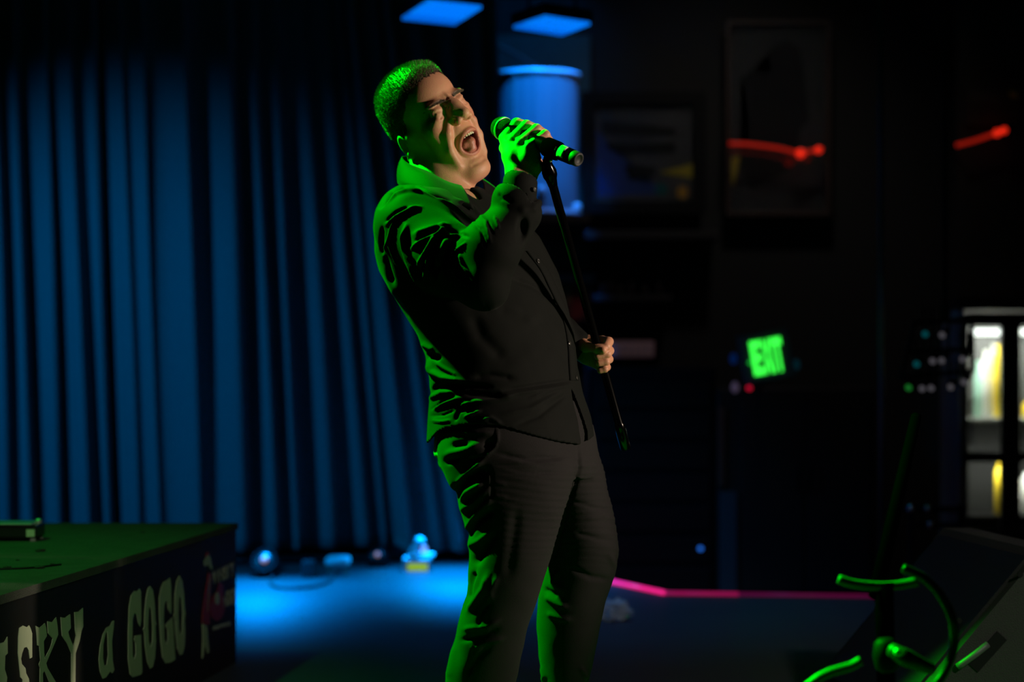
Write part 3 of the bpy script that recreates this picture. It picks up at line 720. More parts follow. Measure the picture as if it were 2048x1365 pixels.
# neon pink strip light on the stage edge
t = empty('strip_light', (EDGE[0][0], EDGE[0][1], 0), 'glowing magenta strip light running along the edge of the stage floor', 'strip light')
M_pink = mat('magenta_glow', (.9, .02, .3), .4, emit=(1.0, .015, .22), estr=1.0)
M_pink2 = mat('magenta_glow_dim', (.3, .01, .1), .4, emit=(.30, .004, .065), estr=.9)
M_pink3 = mat('magenta_glow_faint', (.1, .01, .05), .4, emit=(.085, .002, .03), estr=.9)
for k, (m, r) in enumerate([(M_pink, .011), (M_pink, .010), (M_pink2, .008), (M_pink3, .007)]):
    a, b = EDGE[k], EDGE[k+1]; bm = NB()
    if k == 2:
        mid = (a[0]*.62+b[0]*.38, a[1]*.62+b[1]*.38)
        tube(bm, [Vector((a[0], a[1], .006)), Vector((mid[0], mid[1], .006))], r, 8, 1); obj('light_tube', bm, m, t, True)
        bm = NB(); tube(bm, [Vector((mid[0], mid[1], .006)), Vector((b[0], b[1], .006))], r*.9, 8, 1); obj('light_tube', bm, M_pink3, t, True); continue
    tube(bm, [Vector((a[0], a[1], .006)), Vector((b[0], b[1], .006))], r, 8, 1); obj('light_tube', bm, m, t, True)

# ---- the big curtain: overlapping saw-tooth folds
M_vel = mat('curtain_velvet', (.10, .11, .12), .9, sheen=.25, spec=.1, noise=.12, nscale=30, bump=.25, bscale=350)
CR = [(-420, 1), (-330, 1), (-250, 1), (-170, .9), (-100, 1), (-40, .8), (3, .6), (47, .75), (106, .7), (160, .3), (206, 1.5), (262, .25), (306, .25), (388, .55), (478, 1.0), (528, .7), (570, .8), (632, .8), (690, .8), (722, .6), (768, 1.6), (820, .8), (858, 1.4), (905, .8), (945, 1.0), (985, .9), (1010, .6)]
def build_curtain():
    YC = 9.28; nz = 60; prof = []
    for i in range(len(CR)-1):
        x0, a0 = CR[i]; x1, a1 = CR[i+1]; w = x1-x0
        # valley tucked behind crest i, rising to crest i+1, which hangs over its own back side
        prof += [(x0-.5*min(w, 30)*min(a0, 1)*.35, .085*a0), (x0+w*.10, .10*a0+.02), (x0+w*.35, .07*a1+.02), (x0+w*.7, .022), (x0+w*.92, 0-.012*a1), (x1+1.5*a1, -.004), (x1+2.5*a1, .03*a1)]
    prof = np.array(prof); n = len(prof)
    ss = np.arange(n); fine = np.linspace(0, n-1, n*4)
    px = np.interp(fine, ss, prof[:, 0]); dy = np.interp(fine, ss, prof[:, 1])
    k = np.array([1, 2, 3, 2, 1])/9
    px = np.convolve(np.pad(px, 2, 'edge'), k, 'valid'); dy = np.convolve(np.pad(dy, 2, 'edge'), k, 'valid')
    V = []; m = len(px)
    for j in range(nz+1):
        v = j/nz; Z = .055+v*3.75
        yy = 730-F*(Z-H)/YC
        lean = np.interp(px, [-400, 0, 200, 400, 600, 760, 860, 1000], [.0, .03, .035, .03, .05, .10, .14, .03])
        xx = px+lean*(min(max(yy, 0), 1120)-600)+2.5*np.sin(px*.05+v*5)
        am = 1+.25*np.sin(v*4+px*.013)
        X = (xx-1024)/F*YC; Y = YC+dy*am*1.0+.02*np.sin(px*.01+v*3)
        Y = Y+np.interp(px, [-430, 388, 470, 725, 768, 800, 860, 1010], [0, 0, .04, .34, .0, .06, 0, .1])
        V.append(np.stack([X, Y, np.full(m, Z)], 1))
    V = np.concatenate(V); Q = []
    a = np.arange(m-1)
    for j in range(nz): Q.append(np.stack([j*m+a, j*m+a+1, (j+1)*m+a+1, (j+1)*m+a], 1))
    return V, np.concatenate(Q)
V, Q = build_curtain()
cme = np_mesh('stage_curtain', V, Q); cur = link('stage_curtain', cme, M_vel, None, True)
tag(cur, 'tall heavy stage curtain in deep folds washed with blue light', 'curtain')
sm_ = cur.modifiers.new('thickness', 'SOLIDIFY'); sm_.thickness = .006
bm = NB(); tube(bm, [Vector((-3.5, 9.3, 3.84)), Vector((.1, 9.3, 3.84))], .025, 10, 1); one('curtain_rail', bm, M_black, 'black rail along the ceiling that carries the stage curtain', 'rail')

# ---- riser with lettering
hr = .435
RA, RB = Vector((-1.224, 3.3, 0)), Vector((-.862, 6.22, 0)); rd = (RB-RA).normalized(); rn = Vector((rd.y, -rd.x, 0))
M_rtop = mat('riser_carpet', (.075, .08, .07), .95, noise=.3, nscale=14, bump=.8, bscale=260, spec=.1)
M_rside = mat('riser_side_vinyl', (.008, .008, .008), .6, noise=.3, nscale=5, spec=.2)
ris = empty('stage_riser', (-2, 5, 0), 'low black stage riser with cream lettering on its side, left of the singer', 'riser')
bm = NB(); poly_prism(bm, [(RA.x, RA.y, .0), (RB.x, RB.y, .0), (-3.4, 6.22, .0), (-3.4, 3.3, 0)], (0, 0, 1), hr-.02); obj('side_panel', bm, M_rside, ris)
bm = NB(); e = .006
poly_prism(bm, [(RA.x+e, RA.y, hr-.02), (RB.x+e, RB.y+e, hr-.02), (-3.4, 6.22+e, hr-.02), (-3.4, 3.3, hr-.02)], (0, 0, 1), .02); obj('top_board', bm, M_rtop, ris)
def onface(px, py):
    o = Vector((0, 0, H)); d = P(px, py, 1)-o; t_ = (RA-o).dot(rn)/d.dot(rn); return o+d*t_
r4 = TR(0, 1000, 3.74)
cream = (.42, .47, .33)
M_let = mat('cream_print', cream, .6, noise=.08, nscale=30); M_redp = mat('red_print', (.30, .012, .01), .55); M_greyp = mat('grey_print', (.30, .30, .28), .6)
def smooth_closed(pts, n=3):
    k = len(pts); out = []
    for i in range(k):
        p0, p1, p2, p3 = [np.array(pts[(i+j-1) % k], float) for j in range(4)]
        for s in range(n):
            t_ = s/n; out.append(.5*((2*p1)+(p2-p0)*t_*.6+(2*p0*.6-(5*.6+ -.0)*p1+4*p2*.6-p3*.6)*t_*t_*0))
        # straight fallback keeps corners crisp
    return out
def decal(name, outer, m, hole=None, tr=r4, th=.0016):
    from mathutils.geometry import tessellate_polygon
    loops = [outer] if hole is None else [outer, hole]
    flat2 = [p for l in loops for p in l]
    tris = tessellate_polygon([[Vector((p[0], p[1], 0)) for p in l] for l in loops])
    bm = NB(); lo = [bm.verts.new(onface(*tr(*p))+rn*.0004) for p in flat2]; hi = [bm.verts.new(v.co+rn*th) for v in lo]
    for t_ in tris:
        for vv in (lo, hi):
            try: bm.faces.new([vv[k] for k in t_])
            except ValueError: pass
    o_ = 0
    for l in loops:
        n_ = len(l)
        for k in range(n_): bm.faces.new((lo[o_+k], lo[o_+(k+1) % n_], hi[o_+(k+1) % n_], hi[o_+k]))
        o_ += n_
    return obj(name, bm, m, ris)
decal('letter', [(-40, 1090), (-20, 1060), (-5, 1075), (10, 1072), (28, 1065), (50, 1025), (52, 1150), (34, 1168), (30, 1270), (48, 1330), (40, 1420), (-40, 1420), (-30, 1300), (-10, 1260), (-6, 1180), (-38, 1160)], M_let)
decal('letter', [(140, 960), (165, 942), (195, 955), (212, 940), (222, 960), (235, 1000), (235, 1180), (218, 1190), (210, 1130), (195, 1103), (175, 1108), (160, 1150), (152, 1190), (158, 1230), (185, 1262), (190, 1300), (210, 1340), (222, 1440), (160, 1440), (165, 1350), (148, 1330), (140, 1250), (130, 1150), (132, 1030)], M_let)
decal('letter', [(262, 945), (290, 960), (330, 925), (340, 960), (345, 1020), (322, 1060), (325, 1150), (330, 1190), (375, 1100), (390, 1040), (355, 1000), (350, 910), (385, 918), (415, 880), (425, 950), (430, 1010), (410, 1060), (380, 1130), (340, 1225), (350, 1260), (445, 1420), (385, 1420), (330, 1280), (315, 1300), (318, 1440), (292, 1440), (295, 1260), (285, 1235), (298, 1200), (290, 1100), (275, 1090), (270, 1010)], M_let)
decal('letter', [(450, 880), (480, 885), (520, 858), (525, 960), (505, 990), (515, 1030), (545, 1100), (565, 1020), (558, 975), (553, 842), (585, 838), (615, 810), (618, 950), (605, 980), (590, 1060), (560, 1150), (558, 1430), (528, 1430), (530, 1150), (500, 1080), (460, 1020), (455, 960)], M_let)
decal('letter', [(850, 905), (845, 960), (832, 1060), (838, 1200), (850, 1275), (835, 1300), (820, 1285), (790, 1330), (765, 1340), (745, 1290), (735, 1200), (745, 1100), (765, 1010), (790, 960), (820, 945), (835, 910)], M_let,
      [(800, 985), (785, 1000), (768, 1080), (765, 1180), (775, 1245), (795, 1235), (805, 1160), (803, 1060)])
decal('letter', [(1040, 665), (1050, 690), (1052, 900), (1045, 950), (1030, 920), (1020, 860), (1000, 850), (988, 900), (985, 1050), (988, 1170), (1000, 1195), (1012, 1150), (1010, 1070), (1000, 1050), (1005, 1020), (1050, 1010), (1052, 1080), (1060, 1290), (1050, 1310), (990, 1330), (970, 1310), (955, 1200), (955, 1000), (962, 800), (975, 720), (1000, 685), (1025, 685)], M_let)
decal('letter', [(1118, 645), (1140, 680), (1153, 780), (1158, 900), (1165, 930), (1158, 950), (1162, 1060), (1155, 1180), (1140, 1250), (1120, 1265), (1100, 1220), (1082, 1100), (1075, 990), (1065, 975), (1076, 950), (1078, 850), (1088, 740), (1102, 665)], M_let,
      [(1118, 790), (1108, 820), (1103, 950), (1108, 1060), (1122, 1105), (1135, 1060), (1138, 950), (1130, 830)])
decal('letter', [(1268, 585), (1275, 640), (1278, 800), (1275, 855), (1255, 820), (1250, 770), (1238, 755), (1225, 790), (1220, 900), (1225, 1040), (1240, 1085), (1252, 1040), (1250, 970), (1235, 950), (1240, 930), (1285, 880), (1292, 960), (1300, 1100), (1308, 1195), (1270, 1220), (1235, 1225), (1212, 1180), (1198, 1050), (1188, 850), (1188, 740), (1200, 660), (1220, 615), (1250, 600)], M_let)
decal('letter', [(1338, 568), (1360, 610), (1372, 700), (1380, 820), (1385, 850), (1378, 900), (1382, 1000), (1378, 1090), (1365, 1150), (1345, 1165), (1325, 1120), (1312, 1000), (1305, 900), (1295, 875), (1303, 840), (1305, 700), (1318, 610)], M_let,
      [(1345, 715), (1335, 740), (1330, 850), (1335, 970), (1345, 1020), (1358, 980), (1362, 860), (1355, 740)])
# emblem: dancer in a red dress, red blob with a cream eye, club words
decal('emblem_dress', [(1555, 545), (1578, 560), (1572, 700), (1562, 850), (1568, 930), (1540, 938), (1505, 925), (1515, 800), (1530, 700), (1545, 620)], M_redp)
decal('emblem_hair', [(1540, 420), (1560, 412), (1572, 440), (1580, 480), (1588, 525), (1570, 515), (1555, 485), (1530, 500), (1520, 470), (1535, 440)], M_let)
decal('emblem_cap', [(1535, 425), (1540, 400), (1548, 388), (1560, 396), (1566, 414), (1552, 418)], M_redp)
decal('emblem_legs', [(1510, 930), (1545, 945), (1552, 1030), (1562, 1140), (1550, 1150), (1530, 1080), (1520, 1170), (1508, 1190), (1514, 1050)], M_let)
decal('emblem_arm', [(1562, 580), (1570, 590), (1560, 740), (1552, 840), (1544, 835), (1552, 700)], mat('tan_print', (.20, .15, .08), .6), th=.0024)
decal('emblem_disc', [(1640, 620), (1668, 640), (1665, 740), (1680, 820), (1660, 880), (1620, 910), (1580, 880), (1565, 800), (1590, 720), (1620, 690)], M_redp)
decal('emblem_eye', [(1620+17*math.cos(a), 740+48*math.sin(a)) for a in np.linspace(0, 2*PI, 14)[:-1]], M_let, th=.0024)
def text_mesh(s, bold=0.0):
    c = bpy.data.curves.new('t', 'FONT'); c.body = s; c.offset = bold; c.resolution_u = 3
    o = bpy.data.objects.new('t', c); COL.objects.link(o); bpy.context.view_layer.update()
    me = bpy.data.meshes.new_from_object(o); bpy.data.objects.remove(o)
    return me
def warp_text(name, s, quad, m, place, nrm, th, parent, bold=.01):
    """quad: bl, br, tr, tl in the units of place()"""
    me = text_mesh(s, bold); xs = [v.co.x for v in me.vertices]; ys = [v.co.y for v in me.vertices]
    x0, x1, y0, y1 = min(xs), max(xs), min(ys), max(ys); q = [np.array(p, float) for p in quad]
    bm = NB(); bm.from_mesh(me)
    for v in bm.verts:
        u = (v.co.x-x0)/(x1-x0); w_ = (v.co.y-y0)/(y1-y0)
        p = (q[0]*(1-u)+q[1]*u)*(1-w_)+(q[3]*(1-u)+q[2]*u)*w_
        v.co = place(*p)
    r = bmesh.ops.extrude_face_region(bm, geom=list(bm.faces))
    for v in [g for g in r['geom'] if isinstance(g, bmesh.types.BMVert)]: v.co += Vector(nrm)*th
    return obj(name, bm, m, parent)
pl = lambda x, y: onface(*r4(x, y))+rn*.0004
warp_text('emblem_words', 'WHISKY', [(1588, 640), (1752, 575), (1752, 462), (1590, 540)], M_greyp, pl, rn, .0016, ris, .02)
warp_text('emblem_words', 'a GOGO', [(1668, 815), (1755, 785), (1755, 655), (1668, 690)], M_greyp, pl, rn, .0016, ris, .02)
warp_text('emblem_words', 'HOLLYWOOD', [(1592, 982), (1724, 942), (1722, 908), (1590, 950)], M_greyp, pl, rn, .0016, ris, .03)
# gadget and crumbs on the riser
c = PZ(28, 1084, hr); t = empty('effects_pedal', (c.x, c.y, hr), 'small black metal gadget at the left end of the riser top', 'pedal')
bm = NB(); box(bm, (c.x-.10, c.y, hr+.008), (c.x+.062, c.y+.11, hr+.046), .006); obj('housing', bm, mat('black_gloss', (.01, .01, .01), .25), t)
bm = NB(); box(bm, (c.x-.105, c.y-.004, hr+.046), (c.x+.05, c.y+.115, hr+.051), .002); obj('top_plate', bm, mat('brushed_steel', (.45, .5, .5), .4, metal=.8), t)
bm = NB(); box(bm, (c.x+.035, c.y-.003, hr+.014), (c.x+.058, c.y+.001, hr+.034)); obj('socket_panel', bm, M_let, t)
bm = NB(); lathe(bm, (c.x+.055, c.y+.06, hr+.046), (c.x+.055, c.y+.06, hr+.06), [(0, .010), (.01, .010), (.014, .006)], 14); obj('knob', bm, MATS['brushed_steel'], t)
for dx in (-.09, .05):
    for dy_ in (.012, .095):
        bm = NB(); cyl(bm, (c.x+dx, c.y+dy_, hr), (c.x+dx, c.y+dy_, hr+.009), .009, .008, 10); obj('foot', bm, M_greyp, t)
M_crumb = mat('dark_crumb', (.015, .014, .012), .8)
for i, (x, y, r_) in enumerate([(80, 1104, .010), (78, 1138, .009), (14, 1137, .007), (35, 1122, .004), (105, 1130, .004), (285, 1066, .005)]):
    p = PZ(x, y, hr); bm = NB(); vs = bmesh.ops.create_icosphere(bm, subdivisions=2, radius=r_)['verts']
    for v in vs: v.co = Vector((v.co.x*1.5, v.co.y, v.co.z*.45))*(1+.25*math.sin(v.co.x*900+i)*math.cos(v.co.y*700))+p+Vector((0, 0, r_*.42))
    one('crumb', bm, M_crumb, ['crumb right of the black gadget, the farther of the two biggest', 'large dark crumb at the end of the thin cord on the riser', 'dark crumb at the left edge touching the thin cord', 'tiny speck in front of the black gadget on the riser', 'tiny speck right of the two big crumbs on the riser', 'tiny speck alone near the middle of the riser top'][i], 'crumb', 'crumbs on the riser top')
bm = NB(); tube(bm, [PZ(0, 1142, hr)+Vector((-.05, 0, .003)), PZ(40, 1140, hr)+Vector((0, 0, .003)), PZ(80, 1137, hr)+Vector((0, 0, .003)), PZ(122, 1132, hr)+Vector((0, 0, .003))], .0025, 6, 5)
one('black_cord', bm, M_black, 'thin black cord lying across the left of the riser top', 'cord', smooth=True)

# ---- microphone and the stand he holds
M_mic = mat('matte_black_metal', (.0005, .0005, .0005), .16, spec=.12)
M_grille = mat('steel_mesh', (.028, .029, .028), .7, spec=.05, bump=1.0, bscale=700)
M_silver = mat('silver_label', (.75, .78, .75), .3, metal=.3)
ax = (MIC_B-MIC_A); LM = ax.length; axn = ax.normalized()
mic = empty('microphone', MIC_A, 'black handheld microphone in his raised right hand before his mouth', 'microphone')
bm = NB(); g0 = MIC_A-axn*.024
lathe(bm, g0, g0+axn, [(0, .004), (.003, .012), (.009, .0195), (.017, .0242), (.026, .0256), (.034, .0252), (.046, .0215), (.054, .0185)], 32); obj('grille', bm, M_grille, mic, True)
bm = NB(); lathe(bm, g0+axn*.0265, g0+axn*2, [(0, .0254), (.001, .0266), (.004, .0266), (.005, .0254)], 32); obj('grille_band', bm, M_silver, mic, True)
bm = NB(); b0 = g0+axn*.053
lathe(bm, b0, b0+axn, [(0, .0185), (.004, .0195), (.012, .0190), (.03, .0182), (.10, .0175), (LM-.045, .0172), (LM-.043, .0165), (LM-.041, .0172), (LM-.022, .0170), (LM-.021, .0160)], 28); obj('handle', bm, M_mic, mic, True)
bm = NB(); e0 = b0+axn*(LM-.022); lathe(bm, e0, e0+axn, [(0, .0158), (.003, .0165), (.017, .0160), (.0195, .0135), (.0196, .011), (.017, .010)], 24); obj('end_cap', bm, mat('black_rubber', (.02, .02, .02), .6), mic, True)
lf = Vector((-.62, -.45, .62)); lf = (lf-axn*lf.dot(axn)).normalized(); sdv = axn.cross(lf)
def patch(t0, t1, r, half, name, m, rot=0):
    bm = NB(); rings = []
    for i in range(5):
        tt = t0+(t1-t0)*i/4; ring = []
        for j in range(9):
            an = rot+(j/8-.5)*2*half; w_ = 1 if name != 'ring_badge' else 1
            ring.append(bm.verts.new(b0+axn*tt+(lf*math.cos(an)+sdv*math.sin(an))*r))
        rings.append(ring)
    for i in range(4):
        for j in range(8): bm.faces.new((rings[i][j], rings[i][j+1], rings[i+1][j+1], rings[i+1][j]))
    o = obj(name, bm, m, mic, True); s_ = o.modifiers.new('s', 'SOLIDIFY'); s_.thickness = .0012; s_.offset = -1
patch(LM-.092, LM-.062, .0180, .22, 'label_plate', M_silver, .25)
patch(LM-.054, LM-.036, .0180, .85, 'ring_badge', M_silver, .2)
PT, PB = w3(1100, 350, -.172), w3(1251, 896, .175); pd = (PB-PT).normalized(); PL = (PB-PT).length
std = empty('microphone_stand', PB, 'slim black microphone stand pole held lifted in his left hand', 'microphone stand')
bm = NB(); lathe(bm, PT, PB, [(0, .0098), (PL*.90, .0098), (PL*.902, .0115), (PL*.93, .0128), (PL, .0128), (PL+.002, .010)], 18); obj('pole', bm, mat('gloss_black_tube', (.002, .002, .002), .16, spec=.35), std, True)
bm = NB(); lathe(bm, PT-pd*.034, PB, [(0, .0085), (.004, .0115), (.012, .0125), (.026, .0165), (.036, .0160), (.045, .0125), (.06, .0105)], 18); obj('swivel', bm, M_mic, std, True)
cc = b0+axn*(LM*.60); hold = (PT-pd*.034)
bm = NB(); lathe(bm, cc-axn*.018, cc+axn*.5, [(0, .0195), (.004, .0215), (.038, .0215), (.042, .0195)], 24); obj('clip', bm, mat('clip_plastic', (.0004, .0004, .0004), .6, spec=0), std, True)
bm = NB(); tube(bm, [cc+(hold-cc)*.35, hold, hold+pd*.01], .0085, 12, 1); obj('clip_neck', bm, M_mic, std, True)
bm = NB(); sp = P(1099, 323, Y0-.19); cyl(bm, sp, sp+Vector((.004, -.006, .003)), .004, .003, 12); obj('clip_screw', bm, M_silver, std, True)
# ---- blue grille panels under the ceiling
M_bled = mat('blue_led_face', (.02, .1, .8), .5, emit=(.0, .19, .92), estr=.95)
def led_panel(corners, Z, label):
    c = [PZ(x, y, Z) for x, y in corners]; cen = sum(c, Vector())/4
    t = empty('light_panel', (cen.x, cen.y, Z), label, 'light panel', 'blue light panels under the ceiling')
    bm = NB(); poly_prism(bm, [cen+(p-cen)*1.05+Vector((0, 0, .012)) for p in c], (0, 0, 1), .05); obj('housing', bm, M_black, t)
    n = 6
    for i in range(n):
        for j in range(3):
            u0, u1 = i/n+.006, (i+1)/n-.006; v0, v1 = j/3+.006, (j+1)/3-.006
            def L_(u, v): return (c[0]*(1-u)+c[3]*u)*(1-v)+(c[1]*(1-u)+c[2]*u)*v
            bm = NB(); poly_prism(bm, [L_(u0, v0), L_(u1, v0), L_(u1, v1), L_(u0, v1)], (0, 0, 1), .014)
            obj('light_tile', bm, M_bled if (i*3+j) % 3 else mat('blue_led_face_soft', (.02, .1, .8), .5, emit=(.0, .135, .72), estr=.9), t)
    for k in (0, 2):
        p = cen+(c[k]-cen)*.6; bm = NB(); cyl(bm, (p.x, p.y, Z+.06), (p.x, p.y, 3.95), .006, seg=8); obj('hanger', bm, M_black, t)
led_panel([(803, 40), (857, 5), (964, 17), (910, 51)], 2.35, 'left glowing blue light panel of the two near the top of the curtain')
led_panel([(1026, 57), (1090, 36), (1181, 50), (1124, 72)], 2.35, 'right glowing blue light panel, above the blue barrel')
# ---- blue lit barrel on the wall
YB = 10.35; bx = PX(1073, YB); rb = 86/F*YB; zt, zb = PH(152, YB), PH(432, YB)
brl = empty('barrel', (bx, YB, zb), 'pale metal barrel lit bright blue beside the framed picture', 'barrel')
M_rim = mat('bright_hoop_metal', (.85, .88, .9), .3, spec=.8)
M_brl = mat('pale_painted_metal', (.19, .20, .21), .42, noise=.1, nscale=3, spec=.6)
bm = NB(); lathe(bm, (bx, YB, zb), (bx, YB, zt), [(0, rb*.97), (.01, rb*.97), (zt-zb-.01, rb*.97), (zt-zb, rb*.97)], 48); obj('shell', bm, M_brl, brl, True)
for nm, z0 in (('top_rim', zt-.012), ('bottom_rim', zb-.001)):
    bm = NB(); lathe(bm, (bx, YB, z0), (bx, YB, z0+1), [(0, rb), (.003, rb*1.02), (.010, rb*1.03), (.017, rb*1.02), (.020, rb)], 48); obj(nm, bm, M_rim, brl, True)
for x, y in ((1082, 388), (1153, 418)):
    xx = PX(x, YB); yy = YB-math.sqrt(max(rb**2-(xx-bx)**2, 1e-4)); z = PH(y, YB)
    bm = NB(); vs = bmesh.ops.create_uvsphere(bm, u_segments=12, v_segments=8, radius=.022)['verts']
    for v in vs: v.co += Vector((xx, yy-.01, z))
    obj('knob', bm, M_rim, brl, True)
for k in range(3):
    an = -PI/2+(-.55+.5*k); bm = NB(); box(bm, (bx+math.cos(an)*rb*.975-.004, YB+math.sin(an)*rb*.975-.006, zb+.03), (bx+math.cos(an)*rb*.975+.004, YB+math.sin(an)*rb*.975+.004, zt-.015)); obj('seam', bm, M_brl, brl)
bm = NB(); box(bm, (bx-.3, YB-.26, zb-.05), (bx+.27, 11.2, zb-.012)); one('wall_shelf', bm, M_dwood, 'dark narrow wall shelf under the blue barrel', 'shelf')
bm = NB(); tube(bm, [P(978, 84, 10.9), P(1035, 112, 10.7), P(1088, 146, 10.4)], .014, 8, 4); one('rope', bm, M_brl, 'pale rope slanting down from the curtain to the barrel top', 'rope', smooth=True)
bm = NB(); quadbox(bm, 975, 70, 1180, 600, 11.12, .06); struct('trim_1', bm, mat('teal_wall_board', (.05, .10, .095), .7, noise=.15))
# ---- framed picture, tall poster, small notices on the back wall
YW = 11.05
def frame_pic(name, x0, y0, x1, y1, fw, label, cat, mfr, mpic, glass=True):
    t = empty(name, (PX((x0+x1)/2, YW), YW, PH(y1, YW)), label, cat)
    for k, r in enumerate([(x0, y0, x1, y0+fw), (x0, y1-fw, x1, y1), (x0, y0+fw, x0+fw, y1-fw), (x1-fw, y0+fw, x1, y1-fw)]):
        bm = NB(); quadbox(bm, *r, YW-.03, .06, .004); obj('frame_bar', bm, mfr, t)
    bm = NB(); quadbox(bm, x0+fw-2, y0+fw-2, x1-fw+2, y1-fw+2, YW+.01, .012); obj('print', bm, mpic, t)
    if glass:
        bm = NB(); quadbox(bm, x0+fw-1, y0+fw-1, x1-fw+1, y1-fw+1, YW-.012, .004); obj('glass_pane', bm, mat('picture_glass', (1, 1, 1), .03, trans=1.0), t)
    return t
M_gp = mat('grey_print_paper', (.13, .125, .13), .7, noise=.15, nscale=6)
t = frame_pic('framed_picture', 1163, 183, 1412, 428, 26, 'square dark-framed picture with a yellow corner beside the barrel', 'picture', M_black, M_gp)
def flat(parent, name, pts, m, Y, th=.003):
    bm = NB(); poly_prism(bm, [P(x, y, Y) for x, y in pts], (0, -1, 0), th); return obj(name, bm, m, parent)
M_dkp = mat('dark_print_ink', (.02, .02, .022), .7); M_yel = mat('yellow_print', (.75, .58, .06), .6); M_teal = mat('teal_print', (.02, .20, .20), .6); M_bluerefl = mat('blue_reflection_paint', (.05, .10, .38), .6)
flat(t, 'painted_blue_light', [(1192, 262), (1212, 280), (1232, 308), (1252, 322), (1256, 362), (1330, 372), (1330, 388), (1196, 392)], M_bluerefl, YW+.009)  # reflected blue light, painted as a patch on the print
flat(t, 'dark_row', [(1202, 242), (1290, 250), (1350, 258), (1350, 270), (1262, 272), (1206, 268)], M_dkp, YW+.006)
flat(t, 'dark_row', [(1212, 286), (1350, 286), (1350, 306), (1238, 308), (1216, 298)], M_dkp, YW+.006)
flat(t, 'dark_row', [(1246, 332), (1310, 332), (1312, 350), (1262, 362)], M_dkp, YW+.006)
flat(t, 'yellow_wedge', [(1318, 345), (1385, 328), (1385, 356), (1345, 350)], M_yel, YW+.006)
flat(t, 'teal_spot', [(1322+13*math.cos(a), 379+12*math.sin(a)) for a in np.linspace(0, 2*PI, 13)[:-1]], M_teal, YW+.005)
flat(t, 'yellow_spot', [(1365+12*math.cos(a), 385+13*math.sin(a)) for a in np.linspace(0, 2*PI, 13)[:-1]], mat('amber_print', (.8, .42, .06), .6), YW+.004)
t = frame_pic('framed_poster', 1452, 40, 1662, 432, 9, 'tall dim poster with a dark figure to the right of the square picture', 'poster', M_dwood, mat('poster_paper', (.075, .078, .08), .7, noise=.2, nscale=5))
flat(t, 'dark_figure', [(1545, 95), (1575, 80), (1600, 100), (1608, 150), (1618, 240), (1600, 260), (1590, 330), (1560, 350), (1500, 380), (1480, 330), (1500, 260), (1495, 200), (1480, 160), (1510, 135), (1540, 150)], M_dkp, YW+.009)
flat(t, 'yellow_patch', [(1463, 315), (1480, 312), (1474, 345), (1468, 370), (1463, 368)], M_yel, YW+.006)
# red reflected light, built as added glowing tubes and balls
M_red = mat('red_reflection_glow', (.5, .01, .01), .4, emit=(.42, .012, .004), estr=.55); M_redb = mat('red_reflection_spot', (.8, .02, .01), .4, emit=(.75, .02, .006), estr=1.0)
def red_reflection(pts, bright_spots, label, YL=10.85):
    p3 = [P(x, y, YL) for x, y in pts]
    t = empty('red_reflection', p3[0], label, 'light reflection', 'red reflections on the back wall')
    bm = NB(); tube(bm, p3, .010, 8, 5); obj('added_glow_tube', bm, M_red, t, True)
    for x, y, r in bright_spots:
        bm = NB(); vs = bmesh.ops.create_uvsphere(bm, u_segments=10, v_segments=8, radius=r)['verts']
        for v in vs: v.co += P(x, y, YL-.03)
        obj('bulb', bm, M_redb, t, True)  # bright spot of the reflection, built as an added glowing ball
    for p in (p3[0], p3[-1]):
        bm = NB(); cyl(bm, p, (p.x, 11.2 if YL > 10.5 else 10.205, p.z), .006, seg=8); obj('added_bracket', bm, M_black, t)
red_reflection([(1458, 287), (1500, 289), (1560, 297), (1600, 306), (1645, 297)], [(1601, 307, .026), (1637, 300, .020)], 'red reflected light, built as a glowing tube, across the tall poster')
red_reflection([(1912, 291), (1950, 281), (1985, 269), (2013, 261)], [(1994, 266, .020), (2008, 261, .018)], 'red reflected light, built as a glowing tube, at the top right, alone on the dark wall', 10.1)
# notices, ledges and signs below the pictures
t = empty('wall_notice', (PX(1152, YW), YW, PH(640, YW)), 'small colourful notice with a red figure, right of his shirt behind the pole', 'notice')
bm = NB(); quadbox(bm, 1112, 540, 1193, 642, YW+.02, .02); obj('board', bm, mat('notice_board', (.05, .02, .02), .7), t)
flat(t, 'pale_heading', [(1114, 548), (1190, 549), (1188, 566), (1114, 565)], mat('pale_print', (.42, .36, .46), .7), YW+.019)
flat(t, 'tan_panel', [(1126, 570), (1144, 570), (1146, 605), (1130, 606)], mat('tan_panel_print', (.36, .22, .09), .7), YW+.019)
flat(t, 'red_panel', [(1144, 572), (1172, 572), (1178, 606), (1160, 640), (1140, 640)], mat('deep_red_print', (.22, .015, .02), .7), YW+.017)
flat(t, 'pink_panel', [(1172, 570), (1182, 570), (1182, 598), (1176, 600)], mat('pink_print', (.30, .18, .20), .7), YW+.015)
t = empty('wall_sign', (PX(1265, YW), YW, PH(714, YW)), 'long low dull pink sign strip just right of his left hand', 'sign')
bm = NB(); quadbox(bm, 1206, 683, 1308, 715, YW-.02, .03, .003); obj('sign_board', bm, mat('dull_pink_board', (.75, .45, .48), .7, noise=.2, nscale=30), t)
for k in range(7):
    bm = NB(); x = 1214+k*13; quadbox(bm, x, 691, x+8, 708, YW-.023, .003); obj('sign_mark', bm, mat('faded_mark', (.55, .36, .42), .7), t)
bm = NB(); quadbox(bm, 1100, 462, 1440, 478, YW-.25, .4, .004); one('picture_ledge', bm, M_dkw, 'long dark ledge on the wall beneath the square picture', 'ledge')
bm = NB(); quadbox(bm, 1188, 590, 1345, 602, YW-.15, .3, .003); one('bottle_shelf', bm, M_dkw, 'thin dark shelf right of the colourful notice', 'shelf')
